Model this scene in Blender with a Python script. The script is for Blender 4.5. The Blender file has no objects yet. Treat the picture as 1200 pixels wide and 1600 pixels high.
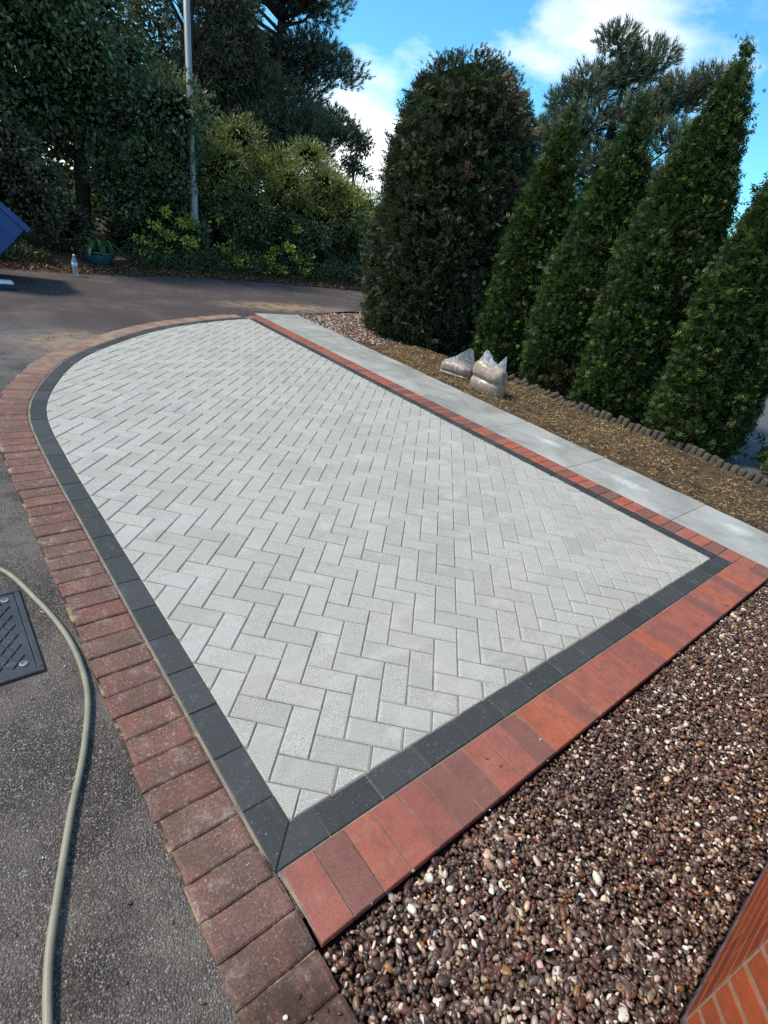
import bpy, math, random
import numpy as np
from mathutils import Vector, Matrix, Quaternion

random.seed(7)
rng = np.random.default_rng(11)
S = bpy.context.scene
COL = S.collection

# ------------------------------------------------------------------ camera
F_PX, W_PX = 830.57, 1200.0
CAM = Vector((-0.78426, -1.36279, 1.53405))
CR = Vector((0.766621, -0.621004, 0.163234))     # camera right
CD = Vector((-0.188753, -0.460942, -0.867125))   # camera down
CF = Vector((0.613730, 0.633945, -0.470584))     # camera forward
cd = bpy.data.cameras.new('camera')
cam = bpy.data.objects.new('camera', cd)
COL.objects.link(cam)
m = Matrix((CR, -CD, -CF)).transposed().to_4x4()
m.translation = CAM
cam.matrix_world = m
cd.sensor_fit = 'HORIZONTAL'
cd.sensor_width = 36.0
cd.lens = F_PX / W_PX * 36.0
cd.clip_start = 0.02
cd.clip_end = 1000.0
S.camera = cam

# ------------------------------------------------------------------ sky, sun, exposure
SUN_DIR = Vector((-0.82, 0.56, 1.28)).normalized()
sun_el = math.asin(SUN_DIR.z)
sun_az = math.atan2(SUN_DIR.x, SUN_DIR.y)
world = bpy.data.worlds.new('World')
S.world = world
world.use_nodes = True
nt = world.node_tree
nt.nodes.clear()
out = nt.nodes.new('ShaderNodeOutputWorld')
bg = nt.nodes.new('ShaderNodeBackground')
sky = nt.nodes.new('ShaderNodeTexSky')
sky.sky_type = 'NISHITA'
sky.sun_disc = False
sky.sun_elevation = sun_el
sky.sun_rotation = sun_az
sky.air_density = 1.0
sky.dust_density = 0.2
sky.ozone_density = 2.5
tc = nt.nodes.new('ShaderNodeTexCoord')


def wmath(op, a, b=None, clamp=False):
    n = nt.nodes.new('ShaderNodeMath')
    n.operation = op
    n.use_clamp = clamp
    for i, v in enumerate((a, b)):
        if v is None:
            continue
        if isinstance(v, (int, float)):
            n.inputs[i].default_value = v
        else:
            nt.links.new(v, n.inputs[i])
    return n.outputs[0]


mp = nt.nodes.new('ShaderNodeMapping')
mp.inputs['Scale'].default_value = (1.0, 1.0, 2.2)
mp.inputs['Location'].default_value = (3.1, 0.4, 0.0)
nt.links.new(tc.outputs['Generated'], mp.inputs['Vector'])
nz = nt.nodes.new('ShaderNodeTexNoise')
nz.inputs['Scale'].default_value = 2.6
nz.inputs['Detail'].default_value = 9.0
nz.inputs['Roughness'].default_value = 0.56
nz.inputs['Distortion'].default_value = 0.25
nt.links.new(mp.outputs[0], nz.inputs['Vector'])
dens = nz.outputs['Fac']
# first cloud banks are in view; the rest unseen, added for neutral sky fill
for c, rad, amp in (((0.590, 0.797, 0.10), 0.17, 0.40), ((0.735, 0.625, 0.25), 0.11, 0.13), ((0.79, 0.54, 0.335), 0.13, 0.14), ((0.88, 0.36, 0.38), 0.14, 0.1),
                    ((0.2, 0.95, 0.1), 0.35, 0.15), ((-0.6, -0.7, 0.3), 0.6, 0.2), ((0.1, -0.8, 0.5), 0.55, 0.2), ((0.0, 0.0, 1.0), 0.5, 0.15),
                    ((-0.8, 0.2, 0.45), 0.4, 0.15), ((0.95, -0.2, 0.25), 0.3, 0.15)):
    vd = nt.nodes.new('ShaderNodeVectorMath')
    vd.operation = 'DISTANCE'
    nt.links.new(tc.outputs['Generated'], vd.inputs[0])
    vd.inputs[1].default_value = Vector(c).normalized()
    t = wmath('SUBTRACT', 1.0, wmath('DIVIDE', vd.outputs['Value'], rad), True)
    dens = wmath('ADD', dens, wmath('MULTIPLY', t, amp))
cr = nt.nodes.new('ShaderNodeValToRGB')
cr.color_ramp.elements[0].position = 0.575
cr.color_ramp.elements[1].position = 0.78
nt.links.new(dens, cr.inputs[0])
cloud_col = nt.nodes.new('ShaderNodeRGB')
cloud_col.outputs[0].default_value = (7.4, 7.6, 7.9, 1)
tint = nt.nodes.new('ShaderNodeMix')
tint.data_type = 'RGBA'
tint.blend_type = 'MULTIPLY'
tint.inputs[0].default_value = 1.0
tint.inputs[7].default_value = (0.50, 1.04, 1.20, 1)
nt.links.new(sky.outputs[0], tint.inputs[6])
mix = nt.nodes.new('ShaderNodeMix')
mix.data_type = 'RGBA'
nt.links.new(cr.outputs[0], mix.inputs[0])
nt.links.new(tint.outputs[2], mix.inputs[6])
nt.links.new(cloud_col.outputs[0], mix.inputs[7])
nt.links.new(mix.outputs[2], bg.inputs['Color'])
bg.inputs['Strength'].default_value = 0.15
nt.links.new(bg.outputs[0], out.inputs['Surface'])

sl = bpy.data.lights.new('sun', 'SUN')
sl.energy = 3.2
sl.angle = math.radians(10.0)
sl.color = (1.0, 0.90, 0.74)
so = bpy.data.objects.new('sun', sl)
COL.objects.link(so)
so.rotation_euler = SUN_DIR.to_track_quat('Z', 'Y').to_euler()
so.location = (0, 0, 20)

S.view_settings.view_transform = 'Standard'
S.view_settings.look = 'None'
S.view_settings.gamma = 1.0
S.view_settings.use_curve_mapping = False
S.view_settings.exposure = 0.42
S.render.engine = 'CYCLES'
S.cycles.use_denoising = False
S.cycles.max_bounces = 6
S.cycles.diffuse_bounces = 3
S.cycles.transparent_max_bounces = 8
S.cycles.use_adaptive_sampling = True


# ------------------------------------------------------------------ material helper
class NT:
    def __init__(self, name, rough=0.8, spec=0.3):
        self.mat = bpy.data.materials.new(name)
        self.mat.use_nodes = True
        self.t = self.mat.node_tree
        self.b = self.t.nodes['Principled BSDF']
        self.b.inputs['Roughness'].default_value = rough
        self.b.inputs['Specular IOR Level'].default_value = spec
        self.out = self.t.nodes['Material Output']
        self._pos = None

    def new(self, k):
        return self.t.nodes.new(k)

    def link(self, a, b):
        self.t.links.new(a, b)

    def put(self, sock, v):
        if isinstance(v, (int, float)):
            sock.default_value = v
        elif isinstance(v, tuple):
            sock.default_value = v if len(v) == 4 or sock.type == 'VECTOR' else (*v, 1)
        else:
            self.link(v, sock)

    @property
    def pos(self):
        if self._pos is None:
            self._pos = self.new('ShaderNodeNewGeometry').outputs['Position']
        return self._pos

    def noise(self, scale, detail=4, rough=0.55, vec=None, out='Fac', dist=0.0):
        n = self.new('ShaderNodeTexNoise')
        n.inputs['Scale'].default_value = scale
        n.inputs['Detail'].default_value = detail
        n.inputs['Roughness'].default_value = rough
        n.inputs['Distortion'].default_value = dist
        self.link(vec or self.pos, n.inputs['Vector'])
        return n.outputs[out]

    def voro(self, scale, out='Distance', feature='F1', vec=None, rnd=1.0):
        n = self.new('ShaderNodeTexVoronoi')
        n.feature = feature
        n.inputs['Scale'].default_value = scale
        n.inputs['Randomness'].default_value = rnd
        self.link(vec or self.pos, n.inputs['Vector'])
        return n.outputs[out]

    def ramp(self, fac, stops, interp='LINEAR'):
        n = self.new('ShaderNodeValToRGB')
        n.color_ramp.interpolation = interp
        e = n.color_ramp.elements
        while len(e) < len(stops):
            e.new(0.5)
        for el, (p, c) in zip(e, stops):
            el.position = p
            el.color = (c, c, c, 1) if isinstance(c, (int, float)) else (*c, 1)
        self.put(n.inputs[0], fac)
        return n.outputs[0]

    def mix(self, fac, a, b, mode='MIX'):
        n = self.new('ShaderNodeMix')
        n.data_type = 'RGBA'
        n.blend_type = mode
        self.put(n.inputs[0], fac)
        self.put(n.inputs[6], a)
        self.put(n.inputs[7], b)
        return n.outputs[2]

    def math(self, op, a, b=None, clamp=False):
        n = self.new('ShaderNodeMath')
        n.operation = op
        n.use_clamp = clamp
        self.put(n.inputs[0], a)
        if b is not None:
            self.put(n.inputs[1], b)
        return n.outputs[0]

    def sep(self):
        n = self.new('ShaderNodeSeparateXYZ')
        self.link(self.pos, n.inputs[0])
        return n.outputs

    def rand(self):
        """one random value for each piece: its object's random plus the piece's own stored value"""
        o = self.new('ShaderNodeObjectInfo').outputs['Random']
        a = self.new('ShaderNodeAttribute')
        a.attribute_name = 'tint'
        return self.math('FRACT', self.math('ADD', o, a.outputs['Fac']))

    def attr(self, name, out='Color'):
        a = self.new('ShaderNodeAttribute')
        a.attribute_name = name
        return a.outputs[out]

    def bump(self, h, dist=0.002, strength=1.0, prev=None):
        n = self.new('ShaderNodeBump')
        n.inputs['Distance'].default_value = dist
        n.inputs['Strength'].default_value = strength
        self.put(n.inputs['Height'], h)
        if prev:
            self.link(prev, n.inputs['Normal'])
        return n.outputs[0]

    def done(self, col, normal=None, rough=None):
        self.put(self.b.inputs['Base Color'], col)
        if normal:
            self.link(normal, self.b.inputs['Normal'])
        if rough is not None:
            self.put(self.b.inputs['Roughness'], rough)
        return self.mat


M = {}


def build_materials():
    # pale grey concrete block
    n = NT('pale_grey_block', 0.9, 0.2)
    r = n.rand()
    base = n.ramp(r, [(0, (0.385, 0.362, 0.305)), (0.35, (0.43, 0.408, 0.345)), (0.75, (0.465, 0.442, 0.375)), (1, (0.40, 0.37, 0.305))])
    sp = n.noise(330, 2, 0.75)
    base = n.mix(n.ramp(sp, [(0.30, 1), (0.48, 0)]), base, (0.13, 0.122, 0.105))
    base = n.mix(n.ramp(sp, [(0.56, 0), (0.70, 0.9)]), base, (0.72, 0.71, 0.68))
    base = n.mix(n.ramp(n.noise(2.3, 5, 0.6), [(0.52, 0), (0.74, 0.55)]), base, (0.47, 0.385, 0.31))
    base = n.mix(n.ramp(n.noise(4.6, 6, 0.65), [(0.55, 0), (0.75, 0.5)]), base, (0.56, 0.56, 0.55))
    base = n.mix(n.ramp(n.noise(9, 6, 0.7), [(0.25, 0.35), (0.45, 0)]), base, (0.25, 0.245, 0.23))
    mpn = n.new('ShaderNodeMapping')
    mpn.inputs['Rotation'].default_value = (0, 0, 0.9)
    mpn.inputs['Scale'].default_value = (1.0, 3.2, 1.0)
    n.link(n.pos, mpn.inputs['Vector'])
    base = n.mix(n.ramp(n.noise(1.6, 8, 0.72, vec=mpn.outputs[0]), [(0.52, 0), (0.72, 0.55)]), base, (0.55, 0.535, 0.49))
    base = n.mix(n.ramp(n.noise(38, 6, 0.8), [(0.60, 0), (0.72, 0.5)]), base, (0.24, 0.225, 0.20))
    M['grey'] = n.done(base, n.bump(n.noise(260, 3, 0.7), 0.0016, 0.6))

    # charcoal block
    n = NT('charcoal_block', 0.62, 0.35)
    r = n.rand()
    base = n.ramp(r, [(0, (0.044, 0.046, 0.042)), (0.5, (0.056, 0.058, 0.053)), (1, (0.070, 0.069, 0.066))])
    base = n.mix(n.ramp(n.noise(14, 7, 0.72), [(0.55, 0), (0.80, 0.42)]), base, (0.22, 0.22, 0.21))
    base = n.mix(n.ramp(n.noise(120, 3, 0.7), [(0.64, 0), (0.72, 0.8)]), base, (0.42, 0.42, 0.40))
    base = n.mix(n.ramp(n.noise(330, 2, 0.6), [(0.35, 0.5), (0.55, 0)]), base, (0.016, 0.018, 0.02))
    M['charcoal'] = n.done(base, n.bump(n.noise(300, 3, 0.7), 0.001, 0.5))

    # new red block
    n = NT('red_block', 0.8, 0.25)
    r = n.rand()
    base = n.ramp(r, [(0, (0.37, 0.115, 0.078)), (0.28, (0.30, 0.105, 0.076)), (0.45, (0.40, 0.125, 0.080)), (0.62, (0.235, 0.10, 0.078)),
                      (0.74, (0.43, 0.118, 0.062)), (0.86, (0.17, 0.088, 0.074)), (0.94, (0.35, 0.12, 0.085))], 'CONSTANT')
    base = n.mix(n.ramp(n.noise(13, 7, 0.68), [(0.44, 0), (0.70, 0.62)]), base, (0.15, 0.066, 0.053))
    base = n.mix(n.ramp(n.noise(200, 3, 0.75), [(0.58, 0), (0.72, 0.65)]), base, (0.46, 0.22, 0.16))
    base = n.mix(n.ramp(n.noise(260, 2, 0.7), [(0.32, 0.65), (0.46, 0)]), base, (0.09, 0.035, 0.03))
    base = n.mix(n.ramp(n.noise(7.5, 8, 0.75), [(0.56, 0), (0.76, 0.5)]), base, (0.40, 0.27, 0.21))
    M['red'] = n.done(base, n.bump(n.noise(230, 3, 0.7), 0.0014, 0.6))

    # old red block, weathered
    n = NT('old_red_block', 0.9, 0.15)
    r = n.rand()
    base = n.ramp(r, [(0, (0.215, 0.092, 0.068)), (0.4, (0.265, 0.115, 0.084)), (0.7, (0.22, 0.106, 0.080)), (1, (0.285, 0.135, 0.10))])
    base = n.mix(n.ramp(n.noise(8, 7, 0.7), [(0.42, 0), (0.66, 0.85)]), base, (0.125, 0.082, 0.068))
    base = n.mix(n.ramp(n.noise(3.1, 6, 0.6), [(0.46, 0), (0.66, 0.6)]), base, (0.15, 0.105, 0.082))
    base = n.mix(n.ramp(n.noise(5.5, 7, 0.7), [(0.50, 0), (0.64, 0.7)]), base, (0.13, 0.088, 0.062))
    base = n.mix(n.ramp(n.noise(13, 8, 0.78), [(0.54, 0), (0.72, 0.8)]), base, (0.42, 0.34, 0.30))
    base = n.mix(n.math('MULTIPLY', n.ramp(n.noise(130, 4, 0.75), [(0.57, 0), (0.66, 0.95)]), n.ramp(n.noise(9, 5, 0.7), [(0.35, 0.35), (0.6, 1.0)])), base, (0.48, 0.40, 0.34))
    base = n.mix(n.ramp(n.noise(170, 4, 0.8), [(0.32, 0.85), (0.50, 0)]), base, (0.055, 0.036, 0.031))
    # dry sand still lying on the far bend and dark earth rubbed in near the pebbles
    x, y, z = n.sep()
    far = n.math('MULTIPLY', n.math('SUBTRACT', y, 2.8), 0.55, True)
    base = n.mix(n.math('MULTIPLY', far, n.ramp(n.noise(5.5, 6, 0.7), [(0.40, 0.15), (0.68, 0.95)])), base, (0.40, 0.29, 0.20))
    near = n.math('MULTIPLY', n.math('SUBTRACT', -0.78, y), 3.5, True)
    base = n.mix(n.math('MULTIPLY', near, n.ramp(n.noise(8, 7, 0.72), [(0.36, 0.15), (0.56, 0.95)])), base, (0.04, 0.024, 0.019))
    M['oldred'] = n.done(base, n.bump(n.noise(120, 5, 0.75), 0.004, 0.7))

    # jointing sand
    n = NT('jointing_sand', 1.0, 0.05)
    base = n.ramp(n.noise(9, 6, 0.7), [(0.30, (0.20, 0.175, 0.14)), (0.5, (0.31, 0.26, 0.19)), (0.72, (0.50, 0.40, 0.26))])
    base = n.mix(n.ramp(n.noise(500, 2, 0.7), [(0.3, 0.7), (0.6, 0)]), base, (0.09, 0.08, 0.07))
    M['sand'] = n.done(base, n.bump(n.noise(400, 2, 0.8), 0.002, 0.8))
    n = NT('old_joint', 1.0, 0.05)
    base = n.ramp(n.noise(13, 6, 0.7), [(0.38, (0.045, 0.036, 0.030)), (0.50, (0.10, 0.07, 0.048)), (0.62, (0.42, 0.30, 0.17))])
    M['oldjoint'] = n.done(base, n.bump(n.noise(300, 2, 0.8), 0.002, 0.8))

    # asphalt
    n = NT('asphalt', 0.85, 0.25)
    x, y, z = n.sep()
    wob = n.new('ShaderNodeVectorMath')
    wob.operation = 'ADD'
    sc = n.new('ShaderNodeVectorMath')
    sc.operation = 'SCALE'
    sc.inputs['Scale'].default_value = 0.004
    n.link(n.noise(60, 2, 0.5, out='Color'), sc.inputs[0])
    n.link(n.pos, wob.inputs[0])
    n.link(sc.outputs[0], wob.inputs[1])
    v = wob.outputs[0]
    cell = n.voro(215, 'Color', vec=v)
    cs = n.new('ShaderNodeSeparateColor')
    n.link(cell, cs.inputs[0])
    chip = n.ramp(cs.outputs[0], [(0, (0.072, 0.057, 0.047)), (0.40, (0.130, 0.105, 0.088)), (0.68, (0.190, 0.156, 0.132)),
                                  (0.9, (0.26, 0.22, 0.19)), (0.99, (0.46, 0.41, 0.36))])
    d = n.voro(215, 'Distance', vec=v)
    near_col = n.mix(n.ramp(d, [(0.36, 0), (0.62, 0.85)]), chip, (0.038, 0.030, 0.026))
    near_col = n.mix(n.ramp(n.noise(2.2, 6, 0.65), [(0.42, 0), (0.66, 0.6)]), near_col, (0.26, 0.215, 0.175))
    near_col = n.mix(n.ramp(n.noise(5, 5, 0.6), [(0.30, 0.55), (0.48, 0)]), near_col, (0.035, 0.028, 0.026))
    lane = n.ramp(n.noise(1.3, 7, 0.66), [(0.3, (0.090, 0.067, 0.060)), (0.52, (0.128, 0.098, 0.088)), (0.72, (0.22, 0.18, 0.162))])
    lane = n.mix(n.ramp(n.noise(95, 4, 0.75), [(0.38, 0.6), (0.62, 0)]), lane, (0.034, 0.027, 0.026))
    lane = n.mix(n.ramp(n.noise(130, 3, 0.7), [(0.64, 0), (0.74, 0.6)]), lane, (0.24, 0.20, 0.18))
    f = n.math('MULTIPLY', n.math('SUBTRACT', n.math('ADD', y, n.math('MULTIPLY', n.noise(0.8, 4), 3.0)), 5.2), 0.55, True)
    col = n.mix(f, near_col, lane)
    # sand spilt beside the bend
    def blob(cx, cy, rx, ry):
        a = n.math('POWER', n.math('DIVIDE', n.math('SUBTRACT', x, cx), rx), 2.0)
        b = n.math('POWER', n.math('DIVIDE', n.math('SUBTRACT', y, cy), ry), 2.0)
        return n.math('SUBTRACT', 1.0, n.math('SQRT', n.math('ADD', a, b)), True)
    s = n.math('ADD', blob(0.42, 4.75, 0.75, 0.62), n.math('ADD', blob(-0.55, 3.0, 0.22, 0.55), blob(4.3, 7.2, 1.6, 0.5)))
    s = n.math('MULTIPLY', s, n.ramp(n.noise(6, 6, 0.7), [(0.36, 0.0), (0.62, 2.0)]), True)
    col = n.mix(s, col, (0.36, 0.25, 0.155))
    dust = n.math('MULTIPLY', blob(-0.5, 4.6, 1.6, 1.6), n.ramp(n.noise(2.5, 7, 0.7), [(0.36, 0), (0.66, 1.0)]), True)
    col = n.mix(dust, col, (0.22, 0.205, 0.195))
    hgt = n.math('SUBTRACT', n.math('MULTIPLY', cs.outputs[1], 0.6), n.math('MULTIPLY', d, 1.2))
    b1 = n.bump(hgt, 0.005, 0.8)
    b1 = n.bump(n.noise(14, 4, 0.6), 0.01, 0.3, b1)
    M['asphalt'] = n.done(col, b1)

    # cast concrete strip
    n = NT('concrete', 0.85, 0.2)
    base = n.ramp(n.noise(1.7, 7, 0.62, dist=0.6), [(0.30, (0.215, 0.212, 0.185)), (0.5, (0.315, 0.308, 0.27)), (0.68, (0.43, 0.42, 0.375))])
    mpn = n.new('ShaderNodeMapping')
    mpn.inputs['Scale'].default_value = (9, 1.3, 1)
    n.link(n.pos, mpn.inputs['Vector'])
    base = n.mix(n.ramp(n.noise(2.0, 6, 0.65, vec=mpn.outputs[0]), [(0.45, 0), (0.75, 0.5)]), base, (0.45, 0.445, 0.41))
    x, y, z = n.sep()
    for cx, cy, rx, ry in ((3.5, 0.30, 0.16, 0.36), (3.62, 1.15, 0.13, 0.33), (3.6, -0.55, 0.2, 0.2)):
        a = n.math('POWER', n.math('DIVIDE', n.math('SUBTRACT', x, cx), rx), 2.0)
        b = n.math('POWER', n.math('DIVIDE', n.math('SUBTRACT', y, cy), ry), 2.0)
        k = n.math('SUBTRACT', n.math('ADD', n.math('SUBTRACT', 1.3, n.math('SQRT', n.math('ADD', a, b))), n.math('MULTIPLY', n.noise(7, 8, 0.75, dist=1.5), 2.2)), 1.75)
        base = n.mix(n.math('MULTIPLY', k, 1.3, True), base, (0.60, 0.595, 0.56))
    base = n.mix(n.ramp(n.noise(40, 5, 0.7), [(0.25, 0.4), (0.42, 0)]), base, (0.16, 0.165, 0.16))
    M['concrete'] = n.done(base, n.bump(n.noise(60, 6, 0.7), 0.002, 0.4))

    # soil
    n = NT('soil', 1.0, 0.05)
    base = n.ramp(n.noise(7, 8, 0.7), [(0.3, (0.035, 0.024, 0.017)), (0.5, (0.10, 0.068, 0.044)), (0.7, (0.20, 0.135, 0.078))])
    base = n.mix(n.ramp(n.noise(90, 4, 0.7), [(0.55, 0), (0.7, 0.6)]), base, (0.27, 0.19, 0.10))
    M['soil'] = n.done(base, n.bump(n.noise(40, 6, 0.75), 0.03, 0.8))
    n = NT('open_ground', 1.0, 0.05)
    base = n.ramp(n.noise(0.5, 8, 0.7), [(0.3, (0.03, 0.04, 0.015)), (0.55, (0.06, 0.06, 0.028)), (0.75, (0.10, 0.075, 0.045))])
    M['ground'] = n.done(base, n.bump(n.noise(30, 5, 0.7), 0.03, 0.6))
    n = NT('path_grey', 0.9, 0.2)
    base = n.ramp(n.noise(70, 4, 0.75), [(0.3, (0.06, 0.062, 0.066)), (0.6, (0.13, 0.134, 0.14)), (0.8, (0.22, 0.22, 0.225))])
    M['path'] = n.done(base, n.bump(n.noise(120, 3, 0.7), 0.006, 0.7))

    # coloured by a stored colour: pebbles, litter, straw, leaves
    n = NT('pebble', 0.42, 0.5)
    c = n.attr('col')
    c = n.mix(n.ramp(n.noise(160, 4, 0.65), [(0.42, 0.55), (0.62, 0)]), c, n.mix(0.5, c, (0.02, 0.012, 0.01)))
    M['pebble'] = n.done(c, n.bump(n.noise(200, 3, 0.6), 0.001, 0.4))
    n = NT('dry_litter', 0.9, 0.1)
    M['litter'] = n.done(n.attr('col'))
    n = NT('gravel_bed', 1.0, 0.05)
    M['gravelbed'] = n.done(n.ramp(n.noise(60, 3), [(0.3, (0.018, 0.012, 0.01)), (0.7, (0.05, 0.032, 0.026))]))

    def leaf(name, trans=0.3, rough=0.5, spec=0.35):
        n = NT(name, rough, spec)
        c = n.attr('col')
        n.put(n.b.inputs['Base Color'], c)
        tr = n.new('ShaderNodeBsdfTranslucent')
        n.link(n.mix(1.0, c, (1.15, 1.25, 0.55), 'MULTIPLY'), tr.inputs[0])
        ms = n.new('ShaderNodeMixShader')
        ms.inputs[0].default_value = trans
        n.link(n.b.outputs[0], ms.inputs[1])
        n.link(tr.outputs[0], ms.inputs[2])
        n.link(ms.outputs[0], n.out.inputs['Surface'])
        return n.mat
    M['needle'] = leaf('conifer_spray', 0.18, 0.55, 0.3)
    M['leaf'] = leaf('broad_leaf', 0.28, 0.42, 0.45)
    n = NT('shade_core', 1.0, 0.0)  # near-black colour stands for the shade deep inside the crowns
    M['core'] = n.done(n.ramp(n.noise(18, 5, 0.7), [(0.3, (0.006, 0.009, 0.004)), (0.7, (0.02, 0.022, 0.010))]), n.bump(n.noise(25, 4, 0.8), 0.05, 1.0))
    n = NT('bark', 0.95, 0.1)
    mpn = n.new('ShaderNodeMapping')
    mpn.inputs['Scale'].default_value = (14, 14, 2.5)
    n.link(n.pos, mpn.inputs['Vector'])
    h = n.noise(2.0, 6, 0.7, vec=mpn.outputs[0])
    M['bark'] = n.done(n.ramp(h, [(0.3, (0.022, 0.017, 0.013)), (0.6, (0.075, 0.056, 0.042)), (0.8, (0.13, 0.10, 0.08))]), n.bump(h, 0.03, 0.9))

    n = NT('weathered_log', 0.95, 0.1)
    mpn = n.new('ShaderNodeMapping')
    mpn.inputs['Scale'].default_value = (40, 40, 5)
    n.link(n.pos, mpn.inputs['Vector'])
    h = n.noise(2.0, 6, 0.7, vec=mpn.outputs[0])
    base = n.ramp(h, [(0.3, (0.05, 0.040, 0.030)), (0.55, (0.125, 0.098, 0.074)), (0.8, (0.21, 0.17, 0.132))])
    base = n.mix(n.math('MULTIPLY', n.rand(), 0.45), base, (0.07, 0.06, 0.05))
    base = n.mix(n.ramp(n.noise(9, 5), [(0.52, 0), (0.7, 0.6)]), base, (0.05, 0.06, 0.025))
    M['log'] = n.done(base, n.bump(h, 0.008, 0.8))

    # house brick, mortar
    n = NT('orange_brick', 0.75, 0.25)
    r = n.rand()
    base = n.ramp(r, [(0, (0.30, 0.056, 0.019)), (0.4, (0.36, 0.068, 0.022)), (0.75, (0.24, 0.046, 0.018)), (1, (0.40, 0.085, 0.028))])
    base = n.mix(n.ramp(n.noise(26, 6, 0.65), [(0.45, 0), (0.7, 0.6)]), base, (0.17, 0.036, 0.014))
    base = n.mix(n.ramp(n.noise(150, 3, 0.6), [(0.66, 0), (0.72, 0.9)]), base, (0.05, 0.018, 0.012))
    base = n.mix(n.ramp(n.noise(35, 6, 0.7), [(0.62, 0), (0.78, 0.35)]), base, (0.52, 0.24, 0.12))
    M['brick'] = n.done(base, n.bump(n.noise(170, 4, 0.7), 0.002, 0.6))
    n = NT('mortar', 0.95, 0.1)
    M['mortar'] = n.done(n.ramp(n.noise(90, 5, 0.7), [(0.3, (0.19, 0.115, 0.075)), (0.7, (0.33, 0.22, 0.15))]), n.bump(n.noise(220, 3, 0.7), 0.003, 0.7))
    n = NT('footing_strip', 0.8, 0.2)
    M['footing'] = n.done(n.ramp(n.noise(40, 5, 0.7), [(0.3, (0.07, 0.05, 0.05)), (0.7, (0.17, 0.125, 0.12))]), n.bump(n.noise(90, 4), 0.003, 0.6))

    # plastics and metals
    n = NT('cover_metal', 0.5, 0.45)
    base = n.ramp(n.noise(9, 6, 0.7), [(0.35, (0.032, 0.034, 0.036)), (0.6, (0.050, 0.052, 0.055)), (0.8, (0.10, 0.10, 0.10))])
    base = n.mix(n.ramp(n.noise(26, 6, 0.7), [(0.60, 0), (0.78, 0.6)]), base, (0.24, 0.225, 0.21))
    M['cover'] = n.done(base, n.bump(n.noise(140, 4, 0.7), 0.001, 0.5))
    n = NT('hose_rubber', 0.5, 0.4)
    base = n.ramp(n.noise(10, 6, 0.7), [(0.3, (0.20, 0.175, 0.115)), (0.6, (0.30, 0.265, 0.18)), (0.8, (0.40, 0.35, 0.25))])
    M['hose'] = n.done(base, n.bump(n.noise(160, 3, 0.6), 0.0008, 0.5))
    n = NT('galvanised_post', 0.55, 0.4)
    mpn = n.new('ShaderNodeMapping')
    mpn.inputs['Scale'].default_value = (10, 10, 1.2)
    n.link(n.pos, mpn.inputs['Vector'])
    M['post'] = n.done(n.ramp(n.noise(2, 5, 0.7, vec=mpn.outputs[0]), [(0.3, (0.19, 0.21, 0.21)), (0.7, (0.33, 0.355, 0.355))]))
    M['post'].node_tree.nodes['Principled BSDF'].inputs['Metallic'].default_value = 0.25
    n = NT('blue_paint', 0.4, 0.5)
    base = n.ramp(n.noise(5, 6, 0.7), [(0.35, (0.008, 0.045, 0.17)), (0.65, (0.012, 0.065, 0.23))])
    base = n.mix(n.ramp(n.noise(30, 6, 0.7), [(0.66, 0), (0.76, 0.7)]), base, (0.10, 0.07, 0.06))
    M['blue'] = n.done(base, n.bump(n.noise(60, 4), 0.001, 0.3))
    n = NT('white_paint', 0.5, 0.4)
    M['white'] = n.done(n.ramp(n.noise(16, 6, 0.7), [(0.3, (0.62, 0.63, 0.62)), (0.7, (0.78, 0.79, 0.79))]))
    n = NT('navy_paint', 0.5, 0.4)
    M['navy'] = n.done(n.ramp(n.noise(16, 5), [(0.3, (0.012, 0.018, 0.05)), (0.7, (0.03, 0.04, 0.09))]))
    n = NT('hi_vis', 0.8, 0.1)
    M['hivis'] = n.done(n.ramp(n.noise(30, 4), [(0.3, (0.42, 0.70, 0.03)), (0.7, (0.62, 0.86, 0.08))]))
    n = NT('teal_glaze', 0.25, 0.6)
    M['teal'] = n.done(n.ramp(n.noise(14, 6, 0.7), [(0.3, (0.012, 0.06, 0.075)), (0.7, (0.035, 0.13, 0.145))]))
    n = NT('bagged_sand', 0.7, 0.4)
    base = n.ramp(n.noise(11, 6, 0.7), [(0.3, (0.27, 0.175, 0.125)), (0.7, (0.44, 0.31, 0.23))])
    mpn = n.new('ShaderNodeMapping')
    mpn.inputs['Scale'].default_value = (1, 1, 0.3)
    n.link(n.pos, mpn.inputs['Vector'])
    cz = n.noise(34, 4, 0.6, vec=mpn.outputs[0], dist=0.8)
    base = n.mix(n.ramp(cz, [(0.56, 0), (0.68, 0.75)]), base, (0.66, 0.63, 0.60))  # pale upright streaks: highlights on the plastic put into the sand colour
    n.b.inputs['Coat Weight'].default_value = 0.6
    n.b.inputs['Coat Roughness'].default_value = 0.22
    M['sandfill'] = n.done(base, n.bump(cz, 0.012, 0.6))
    n = NT('clear_film', 0.18, 0.6)
    n.put(n.b.inputs['Base Color'], (0.80, 0.82, 0.82))
    cz = n.noise(22, 3, 0.55, dist=1.0)
    n.link(n.bump(cz, 0.012, 0.5), n.b.inputs['Normal'])
    tr = n.new('ShaderNodeBsdfTransparent')
    tr.inputs[0].default_value = (0.94, 0.95, 0.95, 1)
    ms = n.new('ShaderNodeMixShader')
    n.link(n.ramp(cz, [(0.40, 0.22), (0.58, 0.42), (0.70, 0.85)]), ms.inputs[0])
    n.link(tr.outputs[0], ms.inputs[1])
    n.link(n.b.outputs[0], ms.inputs[2])
    n.link(ms.outputs[0], n.out.inputs['Surface'])
    M['film'] = n.mat
    n = NT('bottle_plastic', 0.12, 0.5)
    n.put(n.b.inputs['Base Color'], (0.75, 0.82, 0.85))
    tr = n.new('ShaderNodeBsdfTransparent')
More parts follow.
